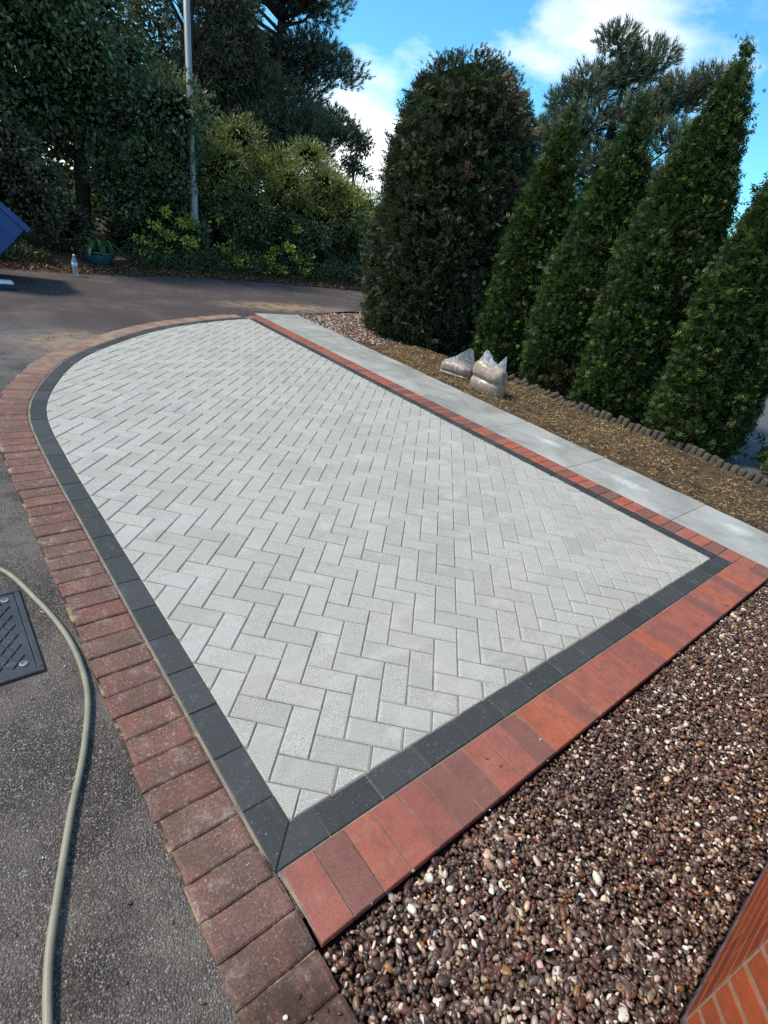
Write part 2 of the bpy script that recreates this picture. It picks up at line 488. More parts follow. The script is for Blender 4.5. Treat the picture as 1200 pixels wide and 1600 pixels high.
    tr.inputs[0].default_value = (0.85, 0.92, 0.95, 1)
    ms = n.new('ShaderNodeMixShader')
    ms.inputs[0].default_value = 0.2
    n.link(tr.outputs[0], ms.inputs[1])
    n.link(n.b.outputs[0], ms.inputs[2])
    n.link(ms.outputs[0], n.out.inputs['Surface'])
    M['bottle'] = n.mat
    n = NT('bottle_label', 0.5, 0.4)
    x, y, z = n.sep()
    M['label'] = n.done(n.ramp(z, [(0.0, (0.75, 0.8, 0.82)), (0.19, (0.04, 0.30, 0.55)), (0.215, (0.70, 0.78, 0.82)), (0.23, (0.06, 0.42, 0.62))], 'CONSTANT'))


build_materials()


# ------------------------------------------------------------------ mesh helpers
def link(o, parent=None):
    COL.objects.link(o)
    if parent:
        o.parent = parent
    return o


def mesh_np(name, V, Fs, smooth=False, mat=None, tint=None, col=None):
    """V (n,3); Fs (m,k) of one polygon size, or a list of tuples"""
    me = bpy.data.meshes.new(name)
    V = np.asarray(V, dtype=np.float32)
    if isinstance(Fs, np.ndarray):
        nf, k = Fs.shape
        me.vertices.add(len(V))
        me.vertices.foreach_set('co', V.ravel())
        me.loops.add(nf * k)
        me.loops.foreach_set('vertex_index', Fs.astype(np.int32).ravel())
        me.polygons.add(nf)
        me.polygons.foreach_set('loop_start', np.arange(0, nf * k, k, dtype=np.int32))
        me.update(calc_edges=True)
    else:
        me.from_pydata([tuple(map(float, v)) for v in V], [], [tuple(map(int, f)) for f in Fs])
        me.update()
    if smooth:
        me.polygons.foreach_set('use_smooth', np.ones(len(me.polygons), dtype=bool))
    if tint is not None:
        a = me.attributes.new('tint', 'FLOAT', 'FACE')
        a.data.foreach_set('value', np.asarray(tint, dtype=np.float32))
    if col is not None:
        a = me.attributes.new('col', 'FLOAT_COLOR', 'FACE')
        c = np.ones((len(col), 4), dtype=np.float32)
        c[:, :3] = col
        a.data.foreach_set('color', c.ravel())
    if mat:
        me.materials.append(M[mat])
    return me


def obj(name, me, parent=None, label=None, cat=None, group=None, kind=None, loc=None):
    o = bpy.data.objects.new(name, me)
    if loc is not None:
        o.location = loc
    tag(o, label, cat, group, kind)
    return link(o, parent)


def tag(o, label=None, cat=None, group=None, kind=None):
    if label:
        o['label'] = label
    if cat:
        o['category'] = cat
    if group:
        o['group'] = group
    if kind:
        o['kind'] = kind


def thing(name, loc, label, cat, group=None, rz=0.0):
    o = bpy.data.objects.new(name, None)
    o.empty_display_size = 0.1
    o.location = loc
    o.rotation_euler.z = rz
    tag(o, label, cat, group)
    return link(o)


class MB:
    """collects polygons of any size for one mesh"""
    def __init__(s):
        s.v, s.f = [], []

    def add(s, vs, fs):
        k = len(s.v)
        s.v += [tuple(v) for v in vs]
        s.f += [tuple(i + k for i in f) for f in fs]
        return s

    def box(s, a, b, bev=0.0, mtx=None):
        (x0, y0, z0), (x1, y1, z1) = a, b
        if bev <= 0:
            vs = [(x0, y0, z0), (x1, y0, z0), (x1, y1, z0), (x0, y1, z0), (x0, y0, z1), (x1, y0, z1), (x1, y1, z1), (x0, y1, z1)]
            fs = [(3, 2, 1, 0), (4, 5, 6, 7), (0, 1, 5, 4), (1, 2, 6, 5), (2, 3, 7, 6), (3, 0, 4, 7)]
        else:
            vs, fs = [], []
            rings = [(z0, bev), (z0 + bev, 0), (z1 - bev, 0), (z1, bev)]
            for z, i in rings:
                c = bev
                pts = [(x0 + c, y0), (x1 - c, y0), (x1, y0 + c), (x1, y1 - c), (x1 - c, y1), (x0 + c, y1), (x0, y1 - c), (x0, y0 + c)]
                cx, cy = (x0 + x1) / 2, (y0 + y1) / 2
                for px, py in pts:
                    if i:
                        px = cx + (px - cx) * (1 - i / max(1e-6, (x1 - x0) / 2))
                        py = cy + (py - cy) * (1 - i / max(1e-6, (y1 - y0) / 2))
                    vs.append((px, py, z))
            for k in range(3):
                for j in range(8):
                    fs.append((k * 8 + j, k * 8 + (j + 1) % 8, k * 8 + 8 + (j + 1) % 8, k * 8 + 8 + j))
            fs.append(tuple(range(7, -1, -1)))
            fs.append(tuple(range(24, 32)))
        if mtx:
            vs = [tuple(mtx @ Vector(v)) for v in vs]
        return s.add(vs, fs)

    def tube(s, pts, radii, n=10, cap=True):
        pts = [Vector(p) for p in pts]
        if isinstance(radii, (int, float)):
            radii = [radii] * len(pts)
        k0 = len(s.v)
        up = None
        for i, p in enumerate(pts):
            t = (pts[min(i + 1, len(pts) - 1)] - pts[max(i - 1, 0)]).normalized()
            if up is None:
                up = t.orthogonal().normalized()
            up = (up - t * up.dot(t)).normalized()
            w = t.cross(up)
            for j in range(n):
                a = 2 * math.pi * j / n
                s.v.append(tuple(p + (up * math.cos(a) + w * math.sin(a)) * radii[i]))
        for i in range(len(pts) - 1):
            for j in range(n):
                a, b = k0 + i * n + j, k0 + i * n + (j + 1) % n
                s.f.append((a, b, b + n, a + n))
        if cap:
            s.f.append(tuple(k0 + j for j in range(n - 1, -1, -1)))
            s.f.append(tuple(k0 + (len(pts) - 1) * n + j for j in range(n)))
        return s

    def lathe(s, prof, n=24, origin=(0, 0, 0)):
        k0 = len(s.v)
        ox, oy, oz = origin
        for r, z in prof:
            for j in range(n):
                a = 2 * math.pi * j / n
                s.v.append((ox + r * math.cos(a), oy + r * math.sin(a), oz + z))
        for i in range(len(prof) - 1):
            for j in range(n):
                a, b = k0 + i * n + j, k0 + i * n + (j + 1) % n
                s.f.append((a, b, b + n, a + n))
        return s

    def mesh(s, name, mat, smooth=False):
        return mesh_np(name, s.v, s.f, smooth, mat)


def poly_inset(P, d):
    """offset a convex CCW polygon inwards"""
    n = len(P)
    L = []
    for i in range(n):
        a, b = P[i], P[(i + 1) % n]
        e = b - a
        l = np.hypot(*e)
        if l < 1e-6:
            continue
        e = e / l
        nn = np.array([-e[1], e[0]])
        L.append((a + nn * d, e, nn))
    Q = list(P)
    for a, e, nn in L:
        R = []
        for i in range(len(Q)):
            p, q = Q[i], Q[(i + 1) % len(Q)]
            dp, dq = (p - a) @ nn, (q - a) @ nn
            if dp >= 0:
                R.append(p)
            if dp * dq < 0:
                R.append(p + (q - p) * dp / (dp - dq))
        Q = R
        if len(Q) < 3:
            return None
    # drop doubled points
    R = [Q[0]]
    for q in Q[1:]:
        if np.hypot(*(q - R[-1])) > 4e-4:
            R.append(q)
    if len(R) > 2 and np.hypot(*(R[0] - R[-1])) < 4e-4:
        R.pop()
    return R if len(R) >= 3 else None


def area(P):
    P = np.array(P)
    return 0.5 * np.sum(P[:, 0] * np.roll(P[:, 1], -1) - np.roll(P[:, 0], -1) * P[:, 1])


def prism(P, z0, z1, ch):
    """prism on a convex polygon with chamfered top edge"""
    T = poly_inset(P, ch)
    n = len(P)
    if T is None or len(T) != n:
        c = np.mean(P, axis=0)
        T = [c + (p - c) * 0.9 for p in P]
    vs = [(*p, z0) for p in P] + [(*p, z1 - ch) for p in P] + [(*p, z1) for p in T]
    fs = []
    for k in (0, n):
        for i in range(n):
            j = (i + 1) % n
            fs.append((k + i, k + j, k + n + j, k + n + i))
    fs.append(tuple(range(2 * n, 3 * n)))
    return vs, fs


def clip_convex(P, field):
    Q = list(P)
    n = len(field)
    for i in range(n):
        a, b = field[i], field[(i + 1) % n]
        e = b - a
        nn = np.array([-e[1], e[0]])
        R = []
        for k in range(len(Q)):
            p, q = Q[k], Q[(k + 1) % len(Q)]
            dp, dq = (p - a) @ nn, (q - a) @ nn
            if dp >= 0:
                R.append(p)
            if dp * dq < 0:
                R.append(p + (q - p) * dp / (dp - dq))
        Q = R
        if len(Q) < 3:
            return None
    return Q


def catmull(pts, per=12):
    pts = [np.array(p, float) for p in pts]
    P = [2 * pts[0] - pts[1]] + pts + [2 * pts[-1] - pts[-2]]
    o = []
    for i in range(1, len(P) - 2):
        a, b, c, d = P[i - 1:i + 3]
        for k in range(per):
            t = k / per
            o.append(0.5 * ((2 * b) + (c - a) * t + (2 * a - 5 * b + 4 * c - d) * t * t + (3 * b - a - 3 * c + d) * t ** 3))
    o.append(P[-2])
    return np.array(o)


def resample(P, step):
    s = np.r_[0, np.cumsum(np.hypot(*np.diff(P, axis=0).T))]
    n = max(1, round(s[-1] / step))
    t = np.linspace(0, s[-1], n + 1)
    return np.c_[np.interp(t, s, P[:, 0]), np.interp(t, s, P[:, 1])]


def normals2(P):
    t = np.gradient(P, axis=0)
    t /= np.hypot(*t.T)[:, None]
    return np.c_[-t[:, 1], t[:, 0]]     # left of travel


def sheet(name, pts, z, mat, kind='structure', parent=None):
    me = mesh_np(name, [(x, y, z) for x, y in pts], [tuple(range(len(pts)))], mat=mat)
    return obj(name, me, parent, kind=kind)


def vnoise(p, seed=0):
    """cheap smooth noise for shaping, p (n,3)"""
    r = np.random.default_rng(seed)
    o = np.zeros(len(p))
    for k in range(6):
        d = r.normal(size=3)
        o += np.sin(p @ d * (0.8 + 0.55 * k) + r.uniform(0, 6.28)) / (1 + 0.5 * k)
    return o / 2.2


# ------------------------------------------------------------------ the ground
XR0, XR1 = 2.893, 3.02          # right edge of the grey field at the front and at the far end


def xr(y):
    return XR0 + (XR1 - XR0) * (y + 0.635) / 6.75


def xc(y):                      # outer edge of the concrete strip
    return 3.81 + 0.30 * (y + 0.7) / 7.2


verge = [(-16, 9.6), (-4, 9.2), (0.45, 9.25), (1.4, 9.3), (2.4, 9.55), (3.65, 9.9), (5.66, 10.12), (7.7, 9.95), (9.5, 9.7), (14, 9.0), (24, 8.0)]
sheet('ground', [(-250, -250), (250, -250), (250, 250), (-250, 250)], -0.09, 'ground')
asph = [(-16, -9), (-0.43, -9), (-0.43, -0.86), (3.45, -0.86), (3.75, 6.45), (5.6, 7.15), (7.4, 7.0), (24, 4.6)] + verge[::-1]
sheet('lane', asph, -0.0105, 'asphalt')
sheet('garden_bed', [(3.6, -4), (5.18, -4), (5.18, 0.8), (6.9, 1.2), (7.6, 7.02), (5.6, 7.16), (3.7, 6.44)], -0.058, 'soil')
sheet('path', [(5.16, -6), (14, -6), (14, 4.5), (9.5, 4.5), (6.6, 1.6), (5.16, 0.75)], -0.05, 'path')
# soft raised verge behind the lane
nx, ny = 120, 24
V, Fq = [], []
vx = np.array([p[0] for p in verge])
vy = np.array([p[1] for p in verge])
for j in range(ny):
    for i in range(nx):
        x = -16 + 40 * i / (nx - 1)
        e = np.interp(x, vx, vy)
        t = j / (ny - 1)
        y = e - 0.05 + 0.09 * math.sin(x * 3.1) + 0.06 * math.sin(x * 7.7) + 12 * t ** 1.7
        z = -0.02 + 0.16 * min(1, (t * 3)) + 0.03 * math.sin(x * 2.3 + j) * min(1, t * 6)
        V.append((x, y, z))
for j in range(ny - 1):
    for i in range(nx - 1):
        a = j * nx + i
        Fq.append((a, a + 1, a + nx + 1, a + nx))
obj('verge', mesh_np('verge', V, np.array(Fq), True, 'soil'), kind='structure')

# ------------------------------------------------------------------ the drive
XL = -0.222
curve = catmull([(XL, 1.2), (XL, 2.0), (-0.19, 2.72), (-0.05, 3.27), (0.24, 3.93), (0.62, 4.47), (1.47, 5.31), (2.34, 5.84), (XR1, 6.13)], 14)
left_line = np.vstack([[(XL, -0.635)], curve])
field = [np.array((XL, -0.635)), np.array((XR0, -0.635)), np.array((xr(6.13), 6.13))] + [p for p in resample(curve, 0.12)[::-1][1:]]


def hull(P):
    P = sorted(map(tuple, P))
    def half(Q):
        h = []
        for p in Q:
            while len(h) > 1 and (h[-1][0] - h[-2][0]) * (p[1] - h[-2][1]) - (h[-1][1] - h[-2][1]) * (p[0] - h[-2][0]) <= 1e-9:
                h.pop()
            h.append(p)
        return h
    a, b = half(P), half(P[::-1])
    return [np.array(p) for p in a[:-1] + b[:-1]]


field = hull(field)
# outward offset polylines of the left and far edge (travel from the front to the back: outside is on the left)
dense = resample(left_line, 0.02)
nrm = normals2(dense)


def off(d):
    return dense + nrm * d


drive_out = off(0.108)
bed = [tuple(p) for p in drive_out] + [(3.30, 6.3), (3.18, -0.70), (3.17, -0.935), (-0.306, -0.935), (-0.316, -0.737)]
drive = sheet('driveway', [(x, y) for x, y in bed][::-1], -0.0056, 'sand')
TOP = 0.0

Q2 = 1 / math.sqrt(2)


def lat(a, b):
    x, y = a * 0.1, -b * 0.1
    return np.array(((x + y) * Q2, (-x + y) * Q2))


J = 0.0019                      # half a joint
rect = [np.array(p) for p in ((-0.1 + J, -0.05 + J), (0.1 - J, -0.05 + J), (0.1 - J, 0.05 - J), (-0.1 + J, 0.05 - J))]
full_vs, full_fs = prism(rect, -0.03, 0.0, 0.0040)
full_mesh = mesh_np('paving_block', full_vs, full_fs, mat='grey')
blocks = []
for mm in range(-70, 90):
    for nn in range(-45, 15):
        a0, b0 = mm + 2 * nn, -mm + 2 * nn
        for kind, (a, b, w, h) in (('V', (a0, b0, 1, 2)), ('H', (a0 - 2, b0, 2, 1))):
            cxy = lat(a + w / 2, b + h / 2)
            if not (-0.5 < cxy[0] < 3.3 and -0.9 < cxy[1] < 6.4):
                continue
            P = [lat(a, b), lat(a, b + h), lat(a + w, b + h), lat(a + w, b)]
            if area(P) < 0:
                P = P[::-1]
            C = clip_convex(P, field)
            if C is None or area(C) < 4e-4:
                continue
            whole = abs(area(C) - 0.02) < 1e-6
            c = np.mean(C, axis=0)
            dcam = math.dist((*c, 0), CAM)
            px = math.sqrt(area(C)) / dcam * (1.53 / dcam) ** 0.5
            blocks.append((px, kind, whole, cxy, C))
blocks.sort(key=lambda t: -t[0])
fv, ff, ft = [], [], []
for i, (px, kind, whole, c, C) in enumerate(blocks):
    dz = random.gauss(0, 0.0007)
    tx, ty = random.gauss(0, 0.005), random.gauss(0, 0.005)
    if i < 300:
        if whole:
            o = obj('paving_block', full_mesh, drive)
            ang = math.radians(45 if kind == 'V' else -45) + random.gauss(0, 0.004)
            o.location = (c[0], c[1], TOP + dz)
            o.rotation_euler = (tx, ty, ang)
        else:
            P = poly_inset(C, J)
            if P is None or area(P) < 2e-4:
                continue
            cc = np.mean(P, axis=0)
            vs, fs = prism([p - cc for p in P], -0.03, 0.0, 0.0036)
            o = obj('paving_block', mesh_np('paving_block', vs, fs, mat='grey'), drive)
            o.location = (cc[0], cc[1], TOP + dz)
            o.rotation_euler = (tx * 0.6, ty * 0.6, 0)
    else:
        P = poly_inset(C, J)
        if P is None or area(P) < 2e-4:
            continue
        cc = np.mean(P, axis=0)
        vs, fs = prism(P, -0.03, 0.0, 0.0040)
        k = len(fv)
        fv += [(x, y, z + TOP + dz + (x - cc[0]) * ty + (y - cc[1]) * tx) for x, y, z in vs]
        ff += [tuple(q + k for q in f) for f in fs]
        ft += [random.random()] * len(fs)
obj('paving_blocks_far', mesh_np('paving_blocks_far', fv, ff, mat='grey', tint=ft), drive, kind='stuff')


def piece(name, P, mat, parent, ch=0.0025, top=0.0, rough=0.0, dz=0.0006, thick=0.03):
    P = [np.array(p, float) for p in P]
    if area(P) < 0:
        P = P[::-1]
    P = poly_inset(P, J * (0.9 if mat == 'charcoal' else 1.25))
    if P is None:
        return None
    if rough:
        Q = []
        for i in range(len(P)):
            a, b = P[i], P[(i + 1) % len(P)]
            c = np.mean(P, axis=0)
            Q.append(a + (c - a) * random.uniform(0, rough))
            l = np.hypot(*(b - a))
            k = 3 if l > 0.15 else 1
            for t in range(1, k + 1):
                p = a + (b - a) * (t / (k + 1))
                Q.append(p + (c - p) * random.uniform(0, rough * 0.45))
        P = Q
    c = np.mean(P, axis=0)
    vs, fs = prism([p - c for p in P], -thick, 0.0, ch)
    o = obj(name, mesh_np(name, vs, fs, mat=mat), parent)
    o.location = (c[0], c[1], top + random.gauss(0, dz))
    o.rotation_euler = (random.gauss(0, 0.004), random.gauss(0, 0.004), 0)
    return o


# charcoal edging: front row, left row with the mitred corner, the bend, right row
piece('edging_block', [(XL, -0.635), (-0.148, -0.635), (-0.148, -0.735), (XL - 0.1, -0.735)], 'charcoal', drive)
x = -0.148
while x < xr(-0.7) + 0.095:
    x2 = min(x + 0.2, xr(-0.7) + 0.1)
    piece('edging_block', [(x, -0.735), (x2, -0.735), (x2, -0.635), (x, -0.635)], 'charcoal', drive)
    x = x2
inner, outer = off(0.0), off(0.1)
s_in = np.r_[0, np.cumsum(np.hypot(*np.diff(inner, axis=0).T))]


def at_s(P, s):
    return np.array((np.interp(s, s_in, P[:, 0]), np.interp(s, s_in, P[:, 1])))


s = 0.094
piece('edging_block', [(XL, -0.635), (XL, -0.541), (XL - 0.1, -0.541), (XL - 0.1, -0.735)], 'charcoal', drive)
while s < s_in[-1] - 0.02:
    s2 = min(s + 0.2, s_in[-1])
    piece('edging_block', [at_s(inner, s), at_s(inner, s2), at_s(outer, s2), at_s(outer, s)], 'charcoal', drive)
    s = s2
y = -0.635
first = True
while y < 6.1:
    y2 = -0.55 if first else min(y + 0.2, 6.14)
    first = False
    piece('edging_block', [(xr(y), y), (xr(y) + 0.1, y), (xr(y2) + 0.1, y2), (xr(y2), y2)], 'charcoal', drive)
    y = y2
# red soldier rows: front and right
x = -0.306
while x < xr(-0.8) + 0.05:
    x2 = x + 0.1003
    if x2 > xr(-0.8) + 0.06:
        x2 = xr(-0.8) + 0.1
    piece('red_block', [(x, -0.938), (x2, -0.938), (x2, -0.737), (x, -0.737)], 'red', drive)
    x = x2
y = -0.938
while y < 6.3:
    y2 = y + 0.1
    piece('red_block', [(xr(y) + 0.102, y), (xr(y) + 0.296, y), (xr(y2) + 0.296, y2), (xr(y2) + 0.102, y2)], 'red', drive)
    y = y2

# old red row round the left and the far bend
old_bed = [tuple(p) for p in off(0.1)] + [tuple(p) for p in off(0.308)[::-1]]
old_me_v = []
oi, oo = off(0.104), off(0.306)
V, Fq = [], []
st = list(range(0, len(oi), 5))
for i in st:
    V += [(*oi[i], -0.0085), (*oo[i], -0.0085)]
for k in range(len(st) - 1):
    Fq.append((2 * k, 2 * k + 2, 2 * k + 3, 2 * k + 1))
kk = len(V)
V += [(XL - 0.104, -0.635, -0.0085), (XL - 0.306, -0.635, -0.0085), (XL - 0.306, -2.3, -0.0085), (XL - 0.104, -2.3, -0.0085)]
Fq.append((kk, kk + 1, kk + 2, kk + 3))
row = obj('brick_edging', mesh_np('brick_edging', V, Fq, mat='oldjoint'), label='weathered old red block row curving round the drive beside the asphalt',
          cat='edging')
o1, o2 = off(0.106), off(0.304)
s = 0.0
while s < s_in[-1] + 0.0:
    s2 = min(s + 0.1, s_in[-1])
    if s2 - s > 0.03:
        ob = random.uniform(-0.008, 0.009)
        dv = (at_s(o2, s) - at_s(o1, s)) / 0.198 * ob
        piece('brick', [at_s(o1, s), at_s(o1, s2), at_s(o2, s2) + dv, at_s(o2, s) + dv], 'oldred', row, 0.004, -0.0015, 0.035, 0.0012)
    s = s2
y = -0.635
while y > -2.2:
    ob = random.uniform(-0.009, 0.008)
    piece('brick', [(XL - 0.106 + 0.012 * (y < -0.73), y), (XL - 0.304 + ob, y), (XL - 0.304 + ob, y - 0.1), (XL - 0.106 + 0.012 * (y < -0.73), y - 0.1)], 'oldred', row, 0.004, -0.0015, 0.035, 0.0012)
    y -= 0.1

# ------------------------------------------------------------------ concrete strip, its slabs cut by joints
slab_root = sheet('concrete_path', [(xr(-2) + 0.30, -2.4), (xc(-2), -2.4), (xc(6.5), 6.52), (xr(6.5) + 0.30, 6.52)], -0.03, 'mortar')
ys = [-2.4, -1.16, -0.23, 0.70, 1.63, 2.56, 3.49, 4.42, 5.35, 6.56]
for a, b in zip(ys[:-1], ys[1:]):
    a2, b2 = a + 0.0025, b - 0.0025
    nseg = 7
    ou = []
    for k in range(nseg + 1):
        yy = a2 + (b2 - a2) * k / nseg
        ou.append((xc(yy) + random.uniform(-0.008, 0.008), yy))
    P = [(xr(a2) + 0.300, a2)] + ou + [(xr(b2) + 0.300, b2)]
    P = [np.array(p) for p in P]
    c = np.mean(P, axis=0)
    vs, fs = prism([p - c for p in P], -0.055, 0.0, 0.004)
    o = obj('slab', mesh_np('slab', vs, fs, mat='concrete'), slab_root)
    o.location = (c[0], c[1], 0.001 + random.gauss(0, 0.0006))

# ------------------------------------------------------------------ pebbles
def ico(sub):
    t = (1 + 5 ** 0.5) / 2
    V = [(-1, t, 0), (1, t, 0), (-1, -t, 0), (1, -t, 0), (0, -1, t), (0, 1, t), (0, -1, -t), (0, 1, -t), (t, 0, -1), (t, 0, 1), (-t, 0, -1), (-t, 0, 1)]
    Fs = [(0, 11, 5), (0, 5, 1), (0, 1, 7), (0, 7, 10), (0, 10, 11), (1, 5, 9), (5, 11, 4), (11, 10, 2), (10, 7, 6), (7, 1, 8), (3, 9, 4), (3, 4, 2), (3, 2, 6),
          (3, 6, 8), (3, 8, 9), (4, 9, 5), (2, 4, 11), (6, 2, 10), (8, 6, 7), (9, 8, 1)]
    V = [Vector(v).normalized() for v in V]
    for _ in range(sub):
        mid = {}
        nf = []

        def md(a, b):
            k = (min(a, b), max(a, b))
            if k not in mid:
                mid[k] = len(V)
                V.append(((V[a] + V[b]) / 2).normalized())
            return mid[k]
        for a, b, c in Fs:
            ab, bc, ca = md(a, b), md(b, c), md(c, a)
            nf += [(a, ab, ca), (b, bc, ab), (c, ca, bc), (ab, bc, ca)]
        Fs = nf
    return np.array([tuple(v) for v in V]), np.array(Fs)


ICO = {0: ico(0), 1: ico(1)}


def rot_np(n, tilt):
    """random rotation matrices (n,3,3): spin about z then a small tilt"""
    a = rng.uniform(0, 2 * np.pi, n)
    b = rng.normal(0, tilt, n)
    c = rng.normal(0, tilt, n)
    Rz = np.zeros((n, 3, 3)); Rz[:, 0, 0] = np.cos(a); Rz[:, 0, 1] = -np.sin(a); Rz[:, 1, 0] = np.sin(a); Rz[:, 1, 1] = np.cos(a); Rz[:, 2, 2] = 1
    Rx = np.zeros((n, 3, 3)); Rx[:, 0, 0] = 1; Rx[:, 1, 1] = np.cos(b); Rx[:, 1, 2] = -np.sin(b); Rx[:, 2, 1] = np.sin(b); Rx[:, 2, 2] = np.cos(b)
    Ry = np.zeros((n, 3, 3)); Ry[:, 1, 1] = 1; Ry[:, 0, 0] = np.cos(c); Ry[:, 0, 2] = np.sin(c); Ry[:, 2, 0] = -np.sin(c); Ry[:, 2, 2] = np.cos(c)
    return Rx @ Ry @ Rz


PAL = np.array([(0.075, 0.044, 0.032), (0.115, 0.070, 0.050), (0.042, 0.027, 0.022), (0.15, 0.094, 0.068), (0.10, 0.078, 0.066), (0.17, 0.132, 0.108),
                (0.15, 0.058, 0.034), (0.25, 0.17, 0.105), (0.32, 0.245, 0.185), (0.62, 0.51, 0.40), (0.80, 0.71, 0.60), (0.30, 0.155, 0.055)])
PALW = np.array([0.17, 0.15, 0.13, 0.11, 0.06, 0.06, 0.07, 0.06, 0.07, 0.06, 0.045, 0.02])


def pebbles(P, r, z, sub, palw=PALW, gain=1.0):
    n = len(P)
    T, Fc = ICO[sub]
    k = len(T)
    # a handful of lumpy prototypes
    protos = []
    for q in range(8):
        d = 1 + 0.26 * vnoise(T * 2.1, q + 40)
        protos.append(T * d[:, None])
    protos = np.array(protos)
    base = protos[rng.integers(0, 8, n)]
    sc = np.c_[r * rng.uniform(1.0, 1.75, n), r * rng.uniform(0.65, 1.0, n), r * rng.uniform(0.4, 0.8, n)]
    L = base * sc[:, None, :]
    R = rot_np(n, 0.6)
    Wd = np.einsum('nij,nkj->nki', R, L) + np.c_[P, z][:, None, :]
    Fs = (Fc[None] + (np.arange(n) * k)[:, None, None]).reshape(-1, 3)
    ci = rng.choice(len(PAL), n, p=palw / palw.sum())
    c = PAL[ci] * np.array((1.12, 0.98, 0.92)) * rng.uniform(0.75, 1.3, (n, 1)) * rng.normal(1, 0.05, (n, 3)) * gain
    return Wd.reshape(-1, 3), Fs, np.repeat(np.clip(c, 0.01, 0.85), len(Fc), axis=0)


def merge(parts):
    V, Fs, C = [], [], []
    k = 0
    for v, f, c in parts:
        V.append(v); Fs.append(f + k); C.append(c)
        k += len(v)
    return np.vstack(V), np.vstack(Fs), np.vstack(C)


WALL_A = np.array((0.335, -1.565))          # corner of the brick bay
WALL_D = np.array((-0.68, -0.733))          # its splayed face runs this way, towards the photographer


def gravel_in(p):
    x, y = p[:, 0], p[:, 1]
    ok = (y < -0.946) & (x < 4.3) & (x > -0.325)
    ok &= ~((x > WALL_A[0] - 0.015) & (y < WALL_A[1] + 0.012))
    nn = np.array((-WALL_D[1], WALL_D[0]))
    nn = nn / np.hypot(*nn)
    side = (p - WALL_A) @ nn           # positive on one side of the splayed face
    ok &= ~((y < WALL_A[1] + 0.012) & (side > -0.012))
    # thin edge where pebbles lap over the old bricks
    return ok


def jit_grid(x0, x1, y0, y1, pitch):
    xs, ys_ = np.arange(x0, x1, pitch), np.arange(y0, y1, pitch)
    g = np.stack(np.meshgrid(xs, ys_), -1).reshape(-1, 2)
    return g + rng.uniform(-0.5, 0.5, g.shape) * pitch


parts = []
for layer, (pitch, zb, rm) in enumerate(((0.0235, -0.038, 0.0110), (0.0140, -0.028, 0.0068), (0.0185, -0.0225, 0.0068))):
    g = jit_grid(-0.33, 3.7, -2.0, -0.945, pitch)
    g = g[gravel_in(g)]
    g = g[(g[:, 1] > -1.62) | (g[:, 0] < 0.4)]
    dist = np.hypot(np.hypot(g[:, 0] - CAM.x, g[:, 1] - CAM.y), CAM.z)
    r = np.clip(rm * rng.lognormal(0, 0.32, len(g)), 0.0038, 0.015)
    z = zb + rng.uniform(-0.003, 0.004, len(g)) + 0.004 * vnoise(np.c_[g * 3, np.zeros(len(g))], 3)
    dedge = -0.945 - g[:, 1]
    z -= np.clip((0.03 - dedge) * 0.25, 0, 0.006)
    nearm = dist < 1.95
    if layer == 0:
        parts.append(pebbles(g, r, z, 0))
    else:
        parts.append(pebbles(g[nearm], r[nearm], z[nearm], 1))
        parts.append(pebbles(g[~nearm], r[~nearm], z[~nearm], 0))
# a few strays and grit on the blocks and the asphalt
g = np.vstack([np.c_[rng.uniform(-0.53, -0.33, 60), rng.uniform(-1.7, -0.95, 60)], np.c_[rng.uniform(-0.3, 3.0, 26), -0.945 + rng.random(26) ** 3 * 0.18],
               np.c_[rng.uniform(-1.2, -0.54, 120), rng.uniform(-1.0, 2.0, 120)]])
r = np.r_[rng.uniform(0.002, 0.0075, 60), rng.uniform(0.0015, 0.006, 26), rng.uniform(0.0015, 0.0045, 120)]
parts.append(pebbles(g, r, np.r_[np.full(86, 0.0), np.full(120, -0.0085)] + r * 0.35, 1))
V, Fs, C = merge(parts)
sheet('gravel_bed', [(-0.42, -2.3), (4.4, -2.3), (4.4, -0.935), (-0.33, -0.935)], -0.045, 'gravelbed')
obj('pebbles', mesh_np('pebbles', V, Fs, True, 'pebble', col=C), label='loose brown and cream pebbles spread in front of the red block row', cat='gravel', kind='stuff')

# paler gravel beyond the concrete strip at the far end
g = jit_grid(3.9, 6.6, 4.6, 7.1, 0.031)
g = g[(g[:, 0] > 4.07 + 0.02 * (g[:, 1] - 5)) & (g[:, 1] < 6.62 + (g[:, 0] - 4.1) * 0.27) & (g[:, 1] > 4.7 + 0.25 * np.sin(g[:, 0] * 5))]
V, Fs, C = pebbles(g, np.clip(0.0155 * rng.lognormal(0, 0.25, len(g)), 0.007, 0.024), -0.022 + rng.uniform(-0.006, 0.006, len(g)), 0,
                   np.array([0.05, 0.08, 0.03, 0.16, 0.08, 0.12, 0.05, 0.18, 0.2, 0.12, 0.07, 0.08]), 1.15)
sheet('gravel_patch_bed', [(4.0, 4.4), (6.8, 4.4), (6.8, 7.12), (4.1, 6.56)], -0.036, 'gravelbed')
obj('gravel_patch', mesh_np('gravel_patch', V, Fs, True, 'pebble', col=C), label='pale gravel patch at the far end of the concrete strip', cat='gravel', kind='stuff')

